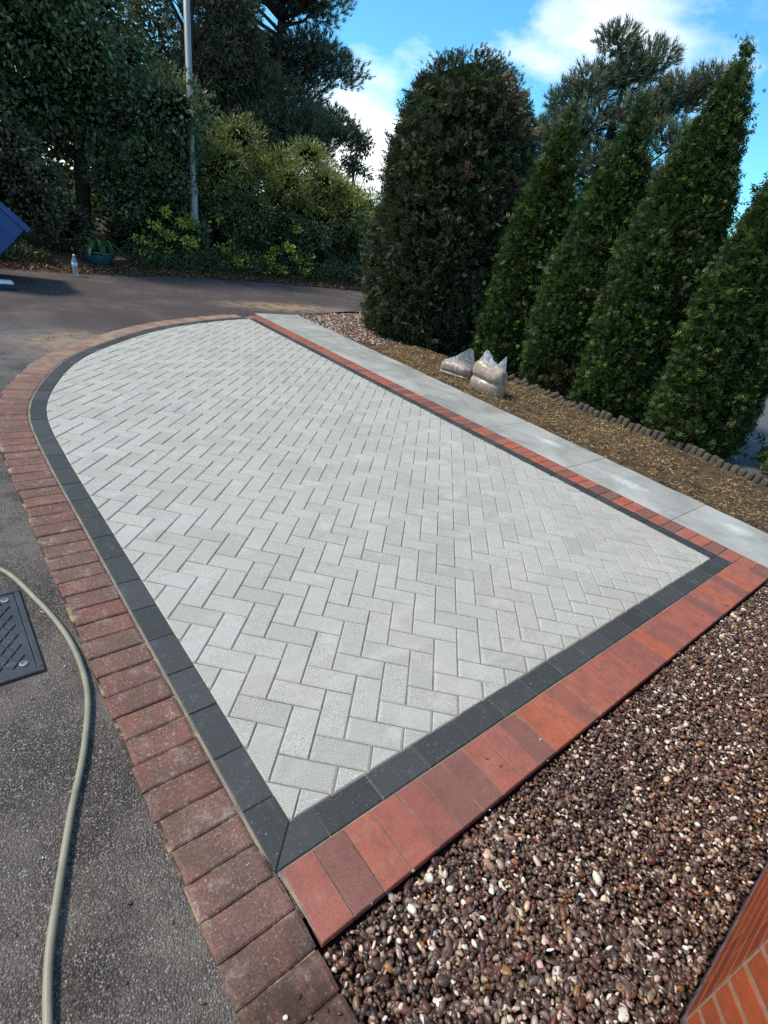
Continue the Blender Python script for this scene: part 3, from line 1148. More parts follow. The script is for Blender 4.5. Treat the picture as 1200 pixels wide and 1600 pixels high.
# ------------------------------------------------------------------ earth strip with dry clippings
nx, ny = 26, 150
V, Fq = [], []
for j in range(ny):
    y = -3.2 + 8.2 * j / (ny - 1)
    for i in range(nx):
        t = i / (nx - 1)
        x = xc(y) - 0.01 + (5.12 - xc(y)) * t
        V.append((x, y, 0))
V = np.array(V)
h = 0.014 * vnoise(V * np.array((5, 5, 0)), 5) + 0.009 * vnoise(V * np.array((17, 17, 0)), 6) + 0.006 * rng.normal(size=len(V))
tt = np.tile(np.linspace(0, 1, nx), ny)
V[:, 2] = -0.026 + h - 0.022 * np.exp(-tt * 16) + 0.02 * tt
for j in range(ny - 1):
    for i in range(nx - 1):
        a = j * nx + i
        Fq.append((a, a + 1, a + nx + 1, a + nx))
obj('soil_strip', mesh_np('soil_strip', V, np.array(Fq), True, 'soil'), kind='structure')


def blades(P, z, ln, wd, tilt, cols, curl=0.3):
    """thin bent slivers lying about"""
    n = len(P)
    a = rng.uniform(0, 2 * np.pi, n)
    e = rng.normal(0, tilt, n)
    d = np.c_[np.cos(a) * np.cos(e), np.sin(a) * np.cos(e), np.sin(e)]
    s = np.c_[-np.sin(a), np.cos(a), rng.normal(0, 0.5, n)]
    s /= np.linalg.norm(s, axis=1)[:, None]
    p0 = np.c_[P, z]
    L = ln[:, None]
    Wd = wd[:, None]
    up = np.c_[np.zeros(n), np.zeros(n), np.ones(n)]
    v = np.stack([p0 - s * Wd, p0 + s * Wd, p0 + d * L * 0.55 + up * L * curl * 0.3 + s * Wd * 0.9, p0 + d * L * 0.55 + up * L * curl * 0.3 - s * Wd * 0.9,
                  p0 + d * L + s * Wd * 0.2], 1)
    f = np.array([(0, 1, 2), (0, 2, 3), (3, 2, 4)])
    Fs = (f[None] + (np.arange(n) * 5)[:, None, None]).reshape(-1, 3)
    return v.reshape(-1, 3), Fs, np.repeat(cols, 3, axis=0)


n = 46000
y = rng.uniform(-1.6, 4.6, n)
t = rng.beta(1.5, 1.2, n)
x = xc(0) + 0.0 + (y + 0.7) * 0.04 + (5.1 - xc(0) - (y + 0.7) * 0.04) * t
keep = (vnoise(np.c_[x * 2.2, y * 2.2, x * 0], 9) + rng.normal(0, 0.4, n)) > -0.25
x, y, t = x[keep], y[keep], t[keep]
n = len(x)
pal = np.array([(0.38, 0.26, 0.105), (0.48, 0.35, 0.17), (0.27, 0.17, 0.074), (0.17, 0.10, 0.052), (0.58, 0.46, 0.26), (0.10, 0.058, 0.036)])
c = pal[rng.choice(6, n, p=[0.25, 0.17, 0.22, 0.18, 0.06, 0.12])] * rng.uniform(0.7, 1.25, (n, 1))
V, Fs, C = blades(np.c_[x, y], -0.02 + 0.022 * rng.random(n) + 0.015 * t, rng.uniform(0.012, 0.045, n), rng.uniform(0.0009, 0.0030, n), 0.25, c)
obj('dry_grass', mesh_np('dry_grass', V, Fs, False, 'litter', col=C), label='dry straw coloured grass clippings on the earth strip', cat='dry grass', kind='stuff')


def leaf_litter(P, z, size, cols, tilt=0.5):
    n = len(P)
    T = np.array([(-1, 0, 0), (0, -0.5, 0.12), (1, 0, 0.05), (0, 0.5, 0.12)])
    R = rot_np(n, tilt)
    Wd = np.einsum('nij,kj->nki', R, T) * size[:, None, None] + np.c_[P, z][:, None, :]
    f = np.array([(0, 1, 2), (0, 2, 3)])
    Fs = (f[None] + (np.arange(n) * 4)[:, None, None]).reshape(-1, 3)
    return Wd.reshape(-1, 3), Fs, np.repeat(cols, 2, axis=0)


n = 9000
x = rng.uniform(-3, 10.5, n)
e = np.interp(x, vx, vy)
y = e + np.abs(rng.normal(0, 0.38, n)) - 0.16 + 0.06 * rng.normal(size=n)
pal = np.array([(0.16, 0.075, 0.035), (0.10, 0.048, 0.027), (0.23, 0.13, 0.065), (0.055, 0.03, 0.02), (0.34, 0.24, 0.15), (0.12, 0.10, 0.03)])
c = pal[rng.choice(6, n, p=[0.27, 0.27, 0.17, 0.17, 0.06, 0.06])] * rng.uniform(0.7, 1.3, (n, 1))
zz = 0.012 + 0.03 * rng.random(n) + 0.13 * np.clip((y - e) / 1.5, 0, 1)
V, Fs, C = leaf_litter(np.c_[x, y], zz, rng.uniform(0.014, 0.038, n), c)
# a few leaves blown about the soil strip and under the hedge
n = 900
x = rng.uniform(3.9, 5.6, n)
y = rng.uniform(-1.0, 6.0, n)
c = pal[rng.choice(5, n)] * rng.uniform(0.7, 1.3, (n, 1))
v2, f2, c2 = leaf_litter(np.c_[x, y], 0.0 + 0.02 * rng.random(n), rng.uniform(0.008, 0.02, n), c)
V, Fs, C = merge([(V, Fs, C), (v2, f2, c2)])
obj('leaf_litter', mesh_np('leaf_litter', V, Fs, False, 'litter', col=C), label='brown fallen leaves along the edge of the lane', cat='fallen leaves', kind='stuff')

# ------------------------------------------------------------------ brick bay of the house
wall = thing('brick_wall', (WALL_A[0], WALL_A[1], 0), 'orange brick wall with a splayed corner rising from the pebbles', 'wall')
bm_ = MB().box((-0.108, -0.05, -0.0325), (0.108, 0.05, 0.0325), 0.003)
brick_me = bm_.mesh('brick', 'brick')
bh_ = MB().box((-0.052, -0.05, -0.0325), (0.052, 0.05, 0.0325), 0.003)
half_me = bh_.mesh('brick', 'brick')
D2 = Vector((WALL_D[0], WALL_D[1], 0)).normalized()
N1 = Vector((0, 1, 0))
N2 = Vector((-D2.y, D2.x, 0))
if N2.dot(Vector((CAM.x - WALL_A[0], CAM.y - WALL_A[1], 0))) < 0:
    N2 = -N2
for fi, (d, nr, length) in enumerate(((Vector((1, 0, 0)), N1, 2.4), (D2, N2, 1.5))):
    ang = math.atan2(d.y, d.x)
    for cidx in range(14):
        z = -0.02 + 0.0325 + cidx * 0.075
        s = 0.0
        first = True
        while s < length:
            half = first and ((cidx + fi) % 2 == 0)
            L = 0.104 if half else 0.216
            c = d * (s + L / 2 + 0.004) - nr * 0.05
            o = obj('brick', half_me if half else brick_me, wall)
            o.location = (c.x + random.gauss(0, 0.0003), c.y + random.gauss(0, 0.0003), z)
            o.rotation_euler = (0, random.gauss(0, 0.002), ang)
            s += L + 0.010
            first = False
# mortar body just behind the brick faces
def wall_core(inset, z0, z1, name, mat, parent):
    a = Vector((0, 0, 0)) - (N1 + N2) * (inset / (1 + N1.dot(N2)))
    pts = [a, Vector((2.4, -inset, 0)), Vector((2.4, -0.3, 0)), Vector((0.25, -0.3, 0)), D2 * 1.5 - N2 * 0.3, D2 * 1.5 - N2 * inset]
    k = len(pts)
    vs = [(p.x, p.y, z0) for p in pts] + [(p.x, p.y, z1) for p in pts]
    fs = [(i, (i + 1) % k, k + (i + 1) % k, k + i) for i in range(k)] + [tuple(range(k, 2 * k)), tuple(range(k - 1, -1, -1))]
    return obj(name, mesh_np(name, vs, fs, mat=mat), parent)
wall_core(0.0022, -0.04, 1.035, 'mortar', 'mortar', wall)
wall_core(-0.004, -0.045, -0.014, 'footing', 'footing', wall)
wall_core(-0.03, 1.036, 1.08, 'coping', 'footing', wall)

# ------------------------------------------------------------------ access cover
cov = thing('access_cover', (-0.655 - 0.225, 0.541, -0.006), 'dark grey access cover with raised diamond pattern set in the asphalt', 'manhole cover')
w2, h2 = 0.225, 0.254
MBf = MB()
for a, b in (((-w2, -h2, -0.02), (w2, -h2 + 0.02, 0.008)), ((-w2, h2 - 0.02, -0.02), (w2, h2, 0.008)), ((-w2, -h2 + 0.02, -0.02), (-w2 + 0.02, h2 - 0.02, 0.0078)), ((w2 - 0.02, -h2 + 0.02, -0.02), (w2, h2 - 0.02, 0.0078))):
    MBf.box(a, b, 0.003)
obj('frame', MBf.mesh('frame', 'cover'), cov)
plate = obj('plate', MB().box((-w2 + 0.023, -h2 + 0.023, -0.02), (w2 - 0.023, h2 - 0.023, 0.003)).mesh('plate', 'cover'), cov)
# raised lattice of diagonal ribs clipped to the plate, and lozenges between
rb = MB()
lo = MB()
px_, py_ = 0.046, 0.060
for i in range(-8, 9):
    for j in range(-8, 9):
        cx, cy = (i + 0.5 * (j % 2)) * px_, j * py_ / 2
        if abs(cx) > w2 - 0.05 or abs(cy) > h2 - 0.055 or (abs(cx) < 0.055 and abs(cy) < 0.075):
            continue
        a, b = px_ * 0.43, py_ * 0.43
        P = [np.array(q) for q in ((cx + a, cy), (cx, cy + b), (cx - a, cy), (cx, cy - b))]
        vs, fs = prism(P, 0.0, 0.0078, 0.002)
        lo.add(vs, fs)
obj('diamond_tread', lo.mesh('diamond_tread', 'cover'), plate, kind='stuff')
cm = MB()
cm.box((-0.052, -0.072, 0.0), (0.052, 0.072, 0.006), 0.002)
obj('centre_panel', cm.mesh('centre_panel', 'cover'), plate)
gm = MB()
for k in range(6):
    yv = -0.05 + 0.02 * k
    gm.box((-0.038, yv - 0.005, 0.006), (0.038, yv + 0.005, 0.0095), 0.0015)
obj('panel_ribs', gm.mesh('panel_ribs', 'cover'), plate, kind='stuff')
for sx, sy in ((1, 1), (-1, -1), (1, -1)):
    lm = MB().lathe([(0.013, 0.0), (0.013, 0.0075), (0.009, 0.0085), (0.008, 0.004), (0.0001, 0.004)], 14, (sx * (w2 - 0.055), sy * (h2 - 0.06), 0.0))
    obj('screw', lm.mesh('screw', 'post'), plate)

# ------------------------------------------------------------------ hose
hp = [(-1.02, 1.22), (-0.86, 1.10), (-0.696, 0.958), (-0.612, 0.69), (-0.560, 0.41), (-0.562, 0.14), (-0.622, -0.09), (-0.706, -0.30), (-0.775, -0.49), (-0.824, -0.64), (-0.86, -0.85), (-0.92, -1.3), (-1.1, -1.9)]
hc = catmull(hp, 10)
MBh = MB()
MBh.tube([(x, y, 0.0035 + 0.003 * max(0, math.sin(i * 0.17))) for i, (x, y) in enumerate(hc)], 0.0098, 14)
obj('garden_hose', MBh.mesh('garden_hose', 'hose', True), label='pale olive garden hose snaking across the asphalt past the cover', cat='hose')

# ------------------------------------------------------------------ log edging
def log_mesh(r, h):
    b = MB()
    n = 10
    prof = [(r * 0.98, -0.06), (r, 0.0), (r, h - 0.012), (r * 0.86, h - 0.002), (r * 0.5, h + 0.003), (0.0005, h + 0.004)]
    b.lathe(prof, n)
    vs = []
    for (x, y, z) in b.v:
        vs.append((x, max(y, -r * 0.35), z))
    return mesh_np('log', vs, b.f, True, 'log')


logs = [log_mesh(0.035, 0.105), log_mesh(0.037, 0.09), log_mesh(0.034, 0.115)]


def log_row(root, y0, y1, fx, lean, lean_j):
    y = y0
    while y > y1:
        o = obj('log', random.choice(logs), root)
        o.location = (fx(y) - root.location.x + random.gauss(0, 0.006), y - root.location.y, -0.025 + random.gauss(0, 0.012))
        o.rotation_euler = (random.gauss(0, 0.05), lean + random.gauss(0, lean_j), random.gauss(math.pi / 2, 0.15))
        y -= 0.071


r1 = thing('log_edging', (5.06, 0.6, 0), 'upright weathered half log edging below the tall conifers', 'log edging')
log_row(r1, 1.76, -1.3, lambda y: 5.05 + 0.07 * math.sin(y * 1.3), -0.12, 0.06)
r2 = thing('log_edging', (5.15, 2.4, 0), 'toppled log edging leaning flat beside the upright sand bag', 'log edging')
log_row(r2, 3.05, 1.84, lambda y: 5.10 + 0.14 * (y - 1.8), -0.95, 0.07)

# ------------------------------------------------------------------ foliage
def basis(d, roll):
    """orthonormal frames: ax along d, ay rolled about it"""
    d = d / np.linalg.norm(d, axis=1)[:, None]
    ref = np.tile(np.array((0, 0, 1.0)), (len(d), 1))
    bad = np.abs(d[:, 2]) > 0.95
    ref[bad] = (1, 0, 0)
    s = np.cross(ref, d)
    s /= np.linalg.norm(s, axis=1)[:, None]
    u = np.cross(d, s)
    c, sn = np.cos(roll)[:, None], np.sin(roll)[:, None]
    return d, s * c + u * sn, -s * sn + u * c


def scatter(T, Fc, pos, d, roll, size, cols):
    ax, ay, az = basis(d, roll)
    Wd = pos[:, None, :] + (T[None, :, 0:1] * ax[:, None] + T[None, :, 1:2] * ay[:, None] + T[None, :, 2:3] * az[:, None]) * size[:, None, None]
    n, k = len(pos), len(T)
    Fs = (Fc[None] + (np.arange(n) * k)[:, None, None]).reshape(-1, 3)
    return Wd.reshape(-1, 3), Fs, np.repeat(cols, len(Fc), axis=0)


def spray_template(pairs=4, wide=0.42, slim=0.055, droop=0.18):
    V, Fs = [], []
    V += [(0, -0.02, 0), (0, 0.02, 0), (1.0, 0, -droop)]
    Fs.append((0, 1, 2))
    for i in range(pairs):
        t = 0.12 + 0.72 * i / pairs
        ln = wide * (1 - 0.55 * t)
        for sgn in (-1, 1):
            k = len(V)
            z = -droop * t * t
            V += [(t - slim * 0.9, 0, z), (t + slim, 0, z), (t + ln * 0.85, sgn * ln, z - 0.06)]
            Fs.append((k, k + 1, k + 2) if sgn > 0 else (k, k + 2, k + 1))
    return np.array(V, float), np.array(Fs)


SPRAY = spray_template(2, 0.55, 0.15, 0.22)
LONGSPRAY = spray_template(3, 0.34, 0.11, 0.34)
LEAF = (np.array([(0, 0, 0), (0.5, -0.27, 0.05), (1, 0, -0.08), (0.5, 0.27, 0.05)], float), np.array([(0, 1, 2), (0, 2, 3)]))
SLIM = (np.array([(0, 0, 0), (0.45, -0.12, 0.03), (1, 0, -0.12), (0.45, 0.12, 0.03)], float), np.array([(0, 1, 2), (0, 2, 3)]))


def needle_template(n=13):
    V, Fs = [], []
    r = np.random.default_rng(5)
    for i in range(n):
        a = 2 * math.pi * i / n * 2.4
        t = 0.1 + 0.75 * i / n
        rad = 0.42
        d = np.array((0.55, rad * math.cos(a), rad * math.sin(a)))
        p = np.array((t * 0.7, 0, 0))
        s = np.array((0, -math.sin(a), math.cos(a))) * 0.036
        k = len(V)
        V += [p - s, p + s, p + d * r.uniform(0.8, 1.1)]
        Fs.append((k, k + 1, k + 2))
    return np.array(V, float), np.array(Fs)


NEEDLES = needle_template()


def colours(n, base, var, p=None):
    base = np.array(base, float)
    i = rng.choice(len(base), n, p=p)
    return np.clip(base[i] * rng.uniform(1 - var, 1 + var, (n, 1)) * rng.normal(1, 0.06, (n, 3)), 0.003, 0.9)


def conifer(name, x, y, rad, h, prof, n, size, cols, label, tmpl=SPRAY, group=None, lumps=0.10, seed=1, brown=None, up=0.55, skirt=0.02, ragged=0.04):
    """columnar conifer: trunk, solid core coloured dark as inner shade, crown of flat sprays; prof maps 0..1 height to 0..1 radius"""
    root = thing(name, (x, y, -0.05), label, 'conifer', group)
    pz, pr = np.array([p[0] for p in prof]), np.array([p[1] for p in prof])
    trunk = MB().tube([(0, 0, 0), (0.01, 0, h * 0.5), (0, 0, h * 0.93)], [0.07, 0.05, 0.01], 8)
    obj('trunk', trunk.mesh('trunk', 'bark', True), root)

    def R(t, a):
        base = np.interp(t, pz, pr) * rad
        q = np.c_[np.cos(a) * 2.0, np.sin(a) * 2.0, t * h * 1.7]
        return base * (1 + lumps * vnoise(q, seed) + 0.5 * lumps * vnoise(q * 2.7, seed + 50))
    # opaque core, its near-black colour gives the shade between sprays
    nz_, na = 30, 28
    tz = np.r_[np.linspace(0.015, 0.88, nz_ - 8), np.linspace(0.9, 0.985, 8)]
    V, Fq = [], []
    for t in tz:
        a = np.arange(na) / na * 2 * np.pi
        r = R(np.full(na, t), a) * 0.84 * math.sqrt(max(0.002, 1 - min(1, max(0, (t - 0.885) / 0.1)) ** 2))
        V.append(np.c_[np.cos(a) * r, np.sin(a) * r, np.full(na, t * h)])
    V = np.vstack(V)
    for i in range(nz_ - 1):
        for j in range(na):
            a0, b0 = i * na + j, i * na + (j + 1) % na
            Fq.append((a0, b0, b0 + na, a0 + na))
    obj('shade_core', mesh_np('shade_core', V, np.array(Fq), True, 'core'), root)
    # sprays: denser on the side towards the drive
    w = np.interp(np.linspace(0, 1, 200), pz, pr) + 0.06
    cdf = np.cumsum(w) / w.sum()
    nt_ = max(30, n // 13)
    t = np.interp(rng.random(nt_), cdf, np.linspace(0, 1, 200))
    t = np.clip(t, skirt, 0.985)
    a_face = math.atan2(CAM.y - y, CAM.x - x)
    a = np.where(rng.random(nt_) < 0.74, a_face + rng.uniform(-1.75, 1.75, nt_), rng.uniform(0, 2 * np.pi, nt_))
    prot = rng.beta(1.6, 1.6, nt_)
    r = R(t, a) * (0.82 + 0.10 * prot) + (0.075 * prot - 0.03) * (size / 0.09)
    tpos = np.c_[np.cos(a) * r, np.sin(a) * r, t * h]
    outt = np.c_[np.cos(a), np.sin(a), np.zeros(nt_)]
    tdir = outt * rng.uniform(0.7, 1.1, (nt_, 1)) + np.array((0, 0, 1)) * (up * rng.uniform(-0.2, 1.5, (nt_, 1)) + 1.2 * (t[:, None] > 0.9)) + rng.normal(0, 0.33, (nt_, 3))
    tdir /= np.linalg.norm(tdir, axis=1)[:, None]
    troll = rng.uniform(-1.5, 1.5, nt_)
    ttone = rng.uniform(0.74, 1.26, nt_)
    k_ = rng.integers(0, nt_, n)
    depth = rng.random(n)
    pos = tpos[k_] + tdir[k_] * (depth[:, None] - 0.55) * size * 1.1 + rng.normal(0, 0.36 * size, (n, 3))
    pos[:, 2] = np.maximum(pos[:, 2], 0.06)
    outw = outt[k_]
    d = tdir[k_] + rng.normal(0, 0.36, (n, 3))
    a, t = a[k_], t[k_]
    far = rng.random(n) < ragged
    pos[far] += outw[far] * rng.uniform(0.0, 0.10, (int(far.sum()), 1)) + np.array((0, 0, 1)) * rng.uniform(0, 0.06, (int(far.sum()), 1))
    grow = np.where(far, 1.3, 1.0) * np.where(t > 0.9, 0.7, 1.0)
    col = colours(n, cols[0], 0.22, cols[1]) * ttone[k_][:, None]
    # sunlit tips: the light is put into a brighter, yellower colour
    tip = (depth > 0.72)
    col[tip] *= np.array((1.35, 1.35, 1.05))
    if brown is not None:
        for (ba, bt, bw, bh, frac) in brown:
            da = np.angle(np.exp(1j * (a - ba)))
            m_ = (np.abs(da) < bw) & (np.abs(t - bt) < bh) & (rng.random(n) < frac)
            k = int(m_.sum())
            col[m_] = colours(k, [(0.19, 0.10, 0.055), (0.28, 0.16, 0.095), (0.13, 0.08, 0.052)], 0.3)
    V, Fs, C = scatter(*tmpl, pos, d, troll[k_] + rng.normal(0, 0.45, n), size * grow * rng.uniform(0.6, 1.35, n), col)
    obj('crown', mesh_np('crown', V, Fs, False, 'needle', col=C), root)
    return root


GREEN = ([(0.042, 0.068, 0.018), (0.054, 0.088, 0.022), (0.027, 0.046, 0.014), (0.085, 0.118, 0.028), (0.066, 0.058, 0.028)], [0.3, 0.27, 0.25, 0.1, 0.08])
COLP = [(0, 0.84), (0.08, 0.95), (0.28, 1.0), (0.45, 0.93), (0.6, 0.74), (0.76, 0.46), (0.9, 0.2), (0.97, 0.08), (1, 0.02)]
conifer('conifer', 5.57, 0.66, 0.50, 3.5, COLP, 36000, 0.055, GREEN, 'green columnar conifer nearest the camera at the frame edge, road showing beside it', group='row of conifers', seed=3)
conifer('conifer', 5.74, 1.70, 0.57, 3.62, COLP, 42000, 0.055, GREEN, 'tallest pointed columnar conifer of the row, second from the frame edge', group='row of conifers', seed=8)
conifer('conifer', 5.74, 2.57, 0.50, 3.28, COLP, 31000, 0.055, GREEN, 'slim columnar conifer with reddish shrub growth at its foot', group='row of conifers', seed=14,
        brown=[(math.atan2(-4, -6.5) + 0.1, 0.07, 0.5, 0.06, 0.5)])
conifer('conifer', 5.87, 3.57, 0.50, 3.22, COLP, 26000, 0.063, GREEN, 'narrow columnar conifer tucked against the broad dark conifer', group='row of conifers', seed=21)
conifer('conifer', 5.78, -0.50, 0.46, 3.3, COLP, 11000, 0.07, GREEN, 'conifer just showing at the frame edge past the road gap', group='row of conifers', seed=27)
DARK = ([(0.038, 0.054, 0.026), (0.052, 0.068, 0.034), (0.026, 0.036, 0.020), (0.12, 0.125, 0.078), (0.12, 0.095, 0.064)], [0.32, 0.27, 0.25, 0.1, 0.06])
BROAD = [(0, 0.88), (0.08, 0.97), (0.25, 1.04), (0.5, 1.02), (0.66, 0.97), (0.79, 0.86), (0.89, 0.68), (0.955, 0.47), (1.0, 0.1)]
fa = math.atan2(CAM.y - 5.2, CAM.x - 5.75)
conifer('conifer', 5.75, 5.20, 1.12, 3.74, BROAD, 43000, 0.088, DARK, 'broad dark round topped conifer with brown dead patches', LONGSPRAY, seed=31, lumps=0.13, up=0.75, ragged=0.10,
        brown=[(fa + 1.0, 0.86, 0.45, 0.09, 0.5), (fa + 0.15, 0.62, 0.10, 0.03, 0.8), (fa + 0.9, 0.62, 0.16, 0.03, 0.6), (fa, 0.5, 3.2, 0.6, 0.025)])
# lighter conifer standing behind the gap between the slim ones
conifer('conifer', 7.0, 3.75, 0.6, 2.55, COLP, 10000, 0.085, ([(0.035, 0.072, 0.020), (0.05, 0.095, 0.026), (0.025, 0.05, 0.015)], None),
        'lighter green conifer seen through the gap behind the row', seed=37)


def blob_points(n, blobs, shell=0.35):
    """points near the surfaces of many ellipsoids; returns positions and outward directions"""
    B = np.array(blobs, float)
    wts = (B[:, 3] * B[:, 4] + B[:, 4] * B[:, 5] + B[:, 3] * B[:, 5])
    i = rng.choice(len(B), n, p=wts / wts.sum())
    d = rng.normal(size=(n, 3))
    d /= np.linalg.norm(d, axis=1)[:, None]
    r = 1 - shell * rng.random(n) ** 1.5
    r *= 1 + 0.10 * rng.normal(size=n)
    return B[i, :3] + d * B[i, 3:6] * r[:, None], d, i


def tree(name, loc, label, cat, trunk_r, trunk_h, blobs, n, size, cols, tmpl=LEAF, mat='leaf', group=None, lean=(0, 0), limbs=6, shell=0.4, core=0.0, droop=-0.15, seed=0):
    """blobs are leaf masses in the tree's own space"""
    root = thing(name, loc, label, cat, group)
    R_ = random.Random(seed)
    if trunk_h:
        b = MB()
        top = Vector((lean[0], lean[1], trunk_h))
        mid = Vector((lean[0] * 0.35 + R_.uniform(-0.08, 0.08), lean[1] * 0.35, trunk_h * 0.5))
        b.tube([(0, 0, -0.15), (0, 0, 0.1), mid, top], [trunk_r * 1.35, trunk_r, trunk_r * 0.8, trunk_r * 0.35], 10)
        tk = obj('trunk', b.mesh('trunk', 'bark', True), root)
        lb = MB()
        ch = R_.sample(list(blobs), min(limbs, len(blobs)))
        for q in ch:
            t = R_.uniform(0.35, 0.95)
            s = Vector((0, 0, 0.1)).lerp(mid, t * 2) if t < 0.5 else mid.lerp(top, t * 2 - 1)
            e = Vector(q[:3])
            md = s.lerp(e, 0.5) + Vector((R_.uniform(-0.1, 0.1), R_.uniform(-0.1, 0.1), 0.12 * (e - s).length))
            lb.tube([s, md, e, e + (e - md) * 0.35], [trunk_r * 0.4, trunk_r * 0.26, trunk_r * 0.14, trunk_r * 0.05], 6)
        obj('limbs', lb.mesh('limbs', 'bark', True), tk)
    if core:  # solid lumps that close see-through gaps, inner shade in their colour
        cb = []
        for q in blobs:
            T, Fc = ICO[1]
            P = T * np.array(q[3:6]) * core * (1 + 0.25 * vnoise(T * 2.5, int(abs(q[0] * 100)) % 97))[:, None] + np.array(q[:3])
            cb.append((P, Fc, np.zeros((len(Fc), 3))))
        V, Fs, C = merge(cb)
        obj('shade_core', mesh_np('shade_core', V, Fs, True, 'core'), root, kind='stuff')
    pos, d, i = blob_points(n, blobs, shell)
    dd = d + rng.normal(0, 0.55, (n, 3)) + np.array((0, 0, droop))
    bl = rng.uniform(0.78, 1.22, len(blobs))[i]
    col = colours(n, cols[0], 0.3, cols[1]) * bl[:, None]
    V, Fs, C = scatter(*tmpl, pos, dd, rng.uniform(-3.1, 3.1, n), size * rng.uniform(0.6, 1.35, n), col)
    obj('crown', mesh_np('crown', V, Fs, False, mat, col=C), root)
    return root


def blobs_in(n, lo, hi, r0, r1, seed, squash=0.8, accept=None):
    R_ = np.random.default_rng(seed)
    o = []
    while len(o) < n:
        p = R_.uniform(lo, hi)
        if accept and not accept(p):
            continue
        r = R_.uniform(r0, r1)
        o.append((*p, r * R_.uniform(0.8, 1.25), r * R_.uniform(0.8, 1.25), r * squash * R_.uniform(0.8, 1.2)))
    return o


def ell(c, r):
    c, r = np.array(c), np.array(r)
    return lambda p: np.sum(((p - c) / r) ** 2) < 1


# big dark tree on the left, its trunk standing in the gap
BLUEGREEN = ([(0.089, 0.120, 0.050), (0.120, 0.154, 0.065), (0.060, 0.084, 0.038), (0.180, 0.214, 0.098), (0.288, 0.312, 0.192)], [0.33, 0.27, 0.25, 0.11, 0.04])
tree('broadleaf_tree', (2.30, 12.1, 0.0), 'tall dark broadleaf tree with its trunk above the teal pot', 'tree', 0.15, 4.2,
     blobs_in(64, (-2.9, -1.1, 1.45), (1.6, 1.2, 5.3), 0.45, 0.8, 3, accept=lambda p: not (abs(p[0]) < 0.32 and p[2] < 1.9 and p[1] < 0) and p[2] < 5.3 - 0.35 * max(0, p[0])), 76000, 0.10, BLUEGREEN, shell=0.55, limbs=14, seed=2, core=0.5)
# brownish shrub mass at the left edge behind the skip
OLIVE = ([(0.098, 0.098, 0.055), (0.131, 0.125, 0.070), (0.069, 0.070, 0.043), (0.213, 0.200, 0.125), (0.350, 0.325, 0.250)], [0.32, 0.27, 0.26, 0.11, 0.04])
tree('broadleaf_shrub', (0.85, 10.55, 0.05), 'olive brown shrub behind the blue skip', 'shrub', 0.05, 1.2,
     blobs_in(34, (-2.4, -0.45, 0.1), (0.95, 0.5, 1.75), 0.28, 0.5, 5, accept=lambda p: p[2] < 1.75 - 0.55 * max(0, p[0] - 0.1)), 30000, 0.075, OLIVE, shell=0.5, core=0.6, limbs=8, seed=3)
# dark ivy like shrub between the trunk and the lamp post
tree('broadleaf_shrub', (3.45, 11.25, 0.05), 'dark glossy shrub filling the verge between the tree trunk and lamp post', 'shrub', 0.05, 1.3,
     blobs_in(30, (-0.85, -0.35, 0.1), (0.95, 0.5, 2.1), 0.25, 0.45, 6), 26000, 0.078, BLUEGREEN, shell=0.5, core=0.6, limbs=8, seed=4)
# sunlit bush
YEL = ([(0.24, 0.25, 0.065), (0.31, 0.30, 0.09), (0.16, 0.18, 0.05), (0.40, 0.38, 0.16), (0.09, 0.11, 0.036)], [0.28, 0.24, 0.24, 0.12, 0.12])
bush_top = lambda x: np.interp(x, [-2.6, -2.2, -1.3, 0, 1.4, 2.4, 3.2], [1.2, 2.25, 2.85, 2.9, 2.6, 2.05, 1.2])
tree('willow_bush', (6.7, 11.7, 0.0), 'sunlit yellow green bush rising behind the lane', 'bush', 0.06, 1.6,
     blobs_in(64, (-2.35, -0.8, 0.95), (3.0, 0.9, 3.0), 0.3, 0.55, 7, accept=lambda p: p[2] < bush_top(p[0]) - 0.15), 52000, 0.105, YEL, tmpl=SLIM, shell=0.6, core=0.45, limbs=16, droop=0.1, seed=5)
# shady lower skirt of mixed shrubs under the bush
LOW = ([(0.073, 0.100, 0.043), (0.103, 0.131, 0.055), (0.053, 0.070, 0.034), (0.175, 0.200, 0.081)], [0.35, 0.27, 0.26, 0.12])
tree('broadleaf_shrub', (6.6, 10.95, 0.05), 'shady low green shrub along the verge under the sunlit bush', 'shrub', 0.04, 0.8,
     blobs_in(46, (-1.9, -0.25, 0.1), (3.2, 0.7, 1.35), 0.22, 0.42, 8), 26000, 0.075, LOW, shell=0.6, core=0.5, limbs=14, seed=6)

PINEC = ([(0.098, 0.117, 0.069), (0.125, 0.144, 0.085), (0.070, 0.085, 0.053), (0.175, 0.188, 0.112), (0.188, 0.144, 0.098)], [0.3, 0.3, 0.25, 0.1, 0.05])


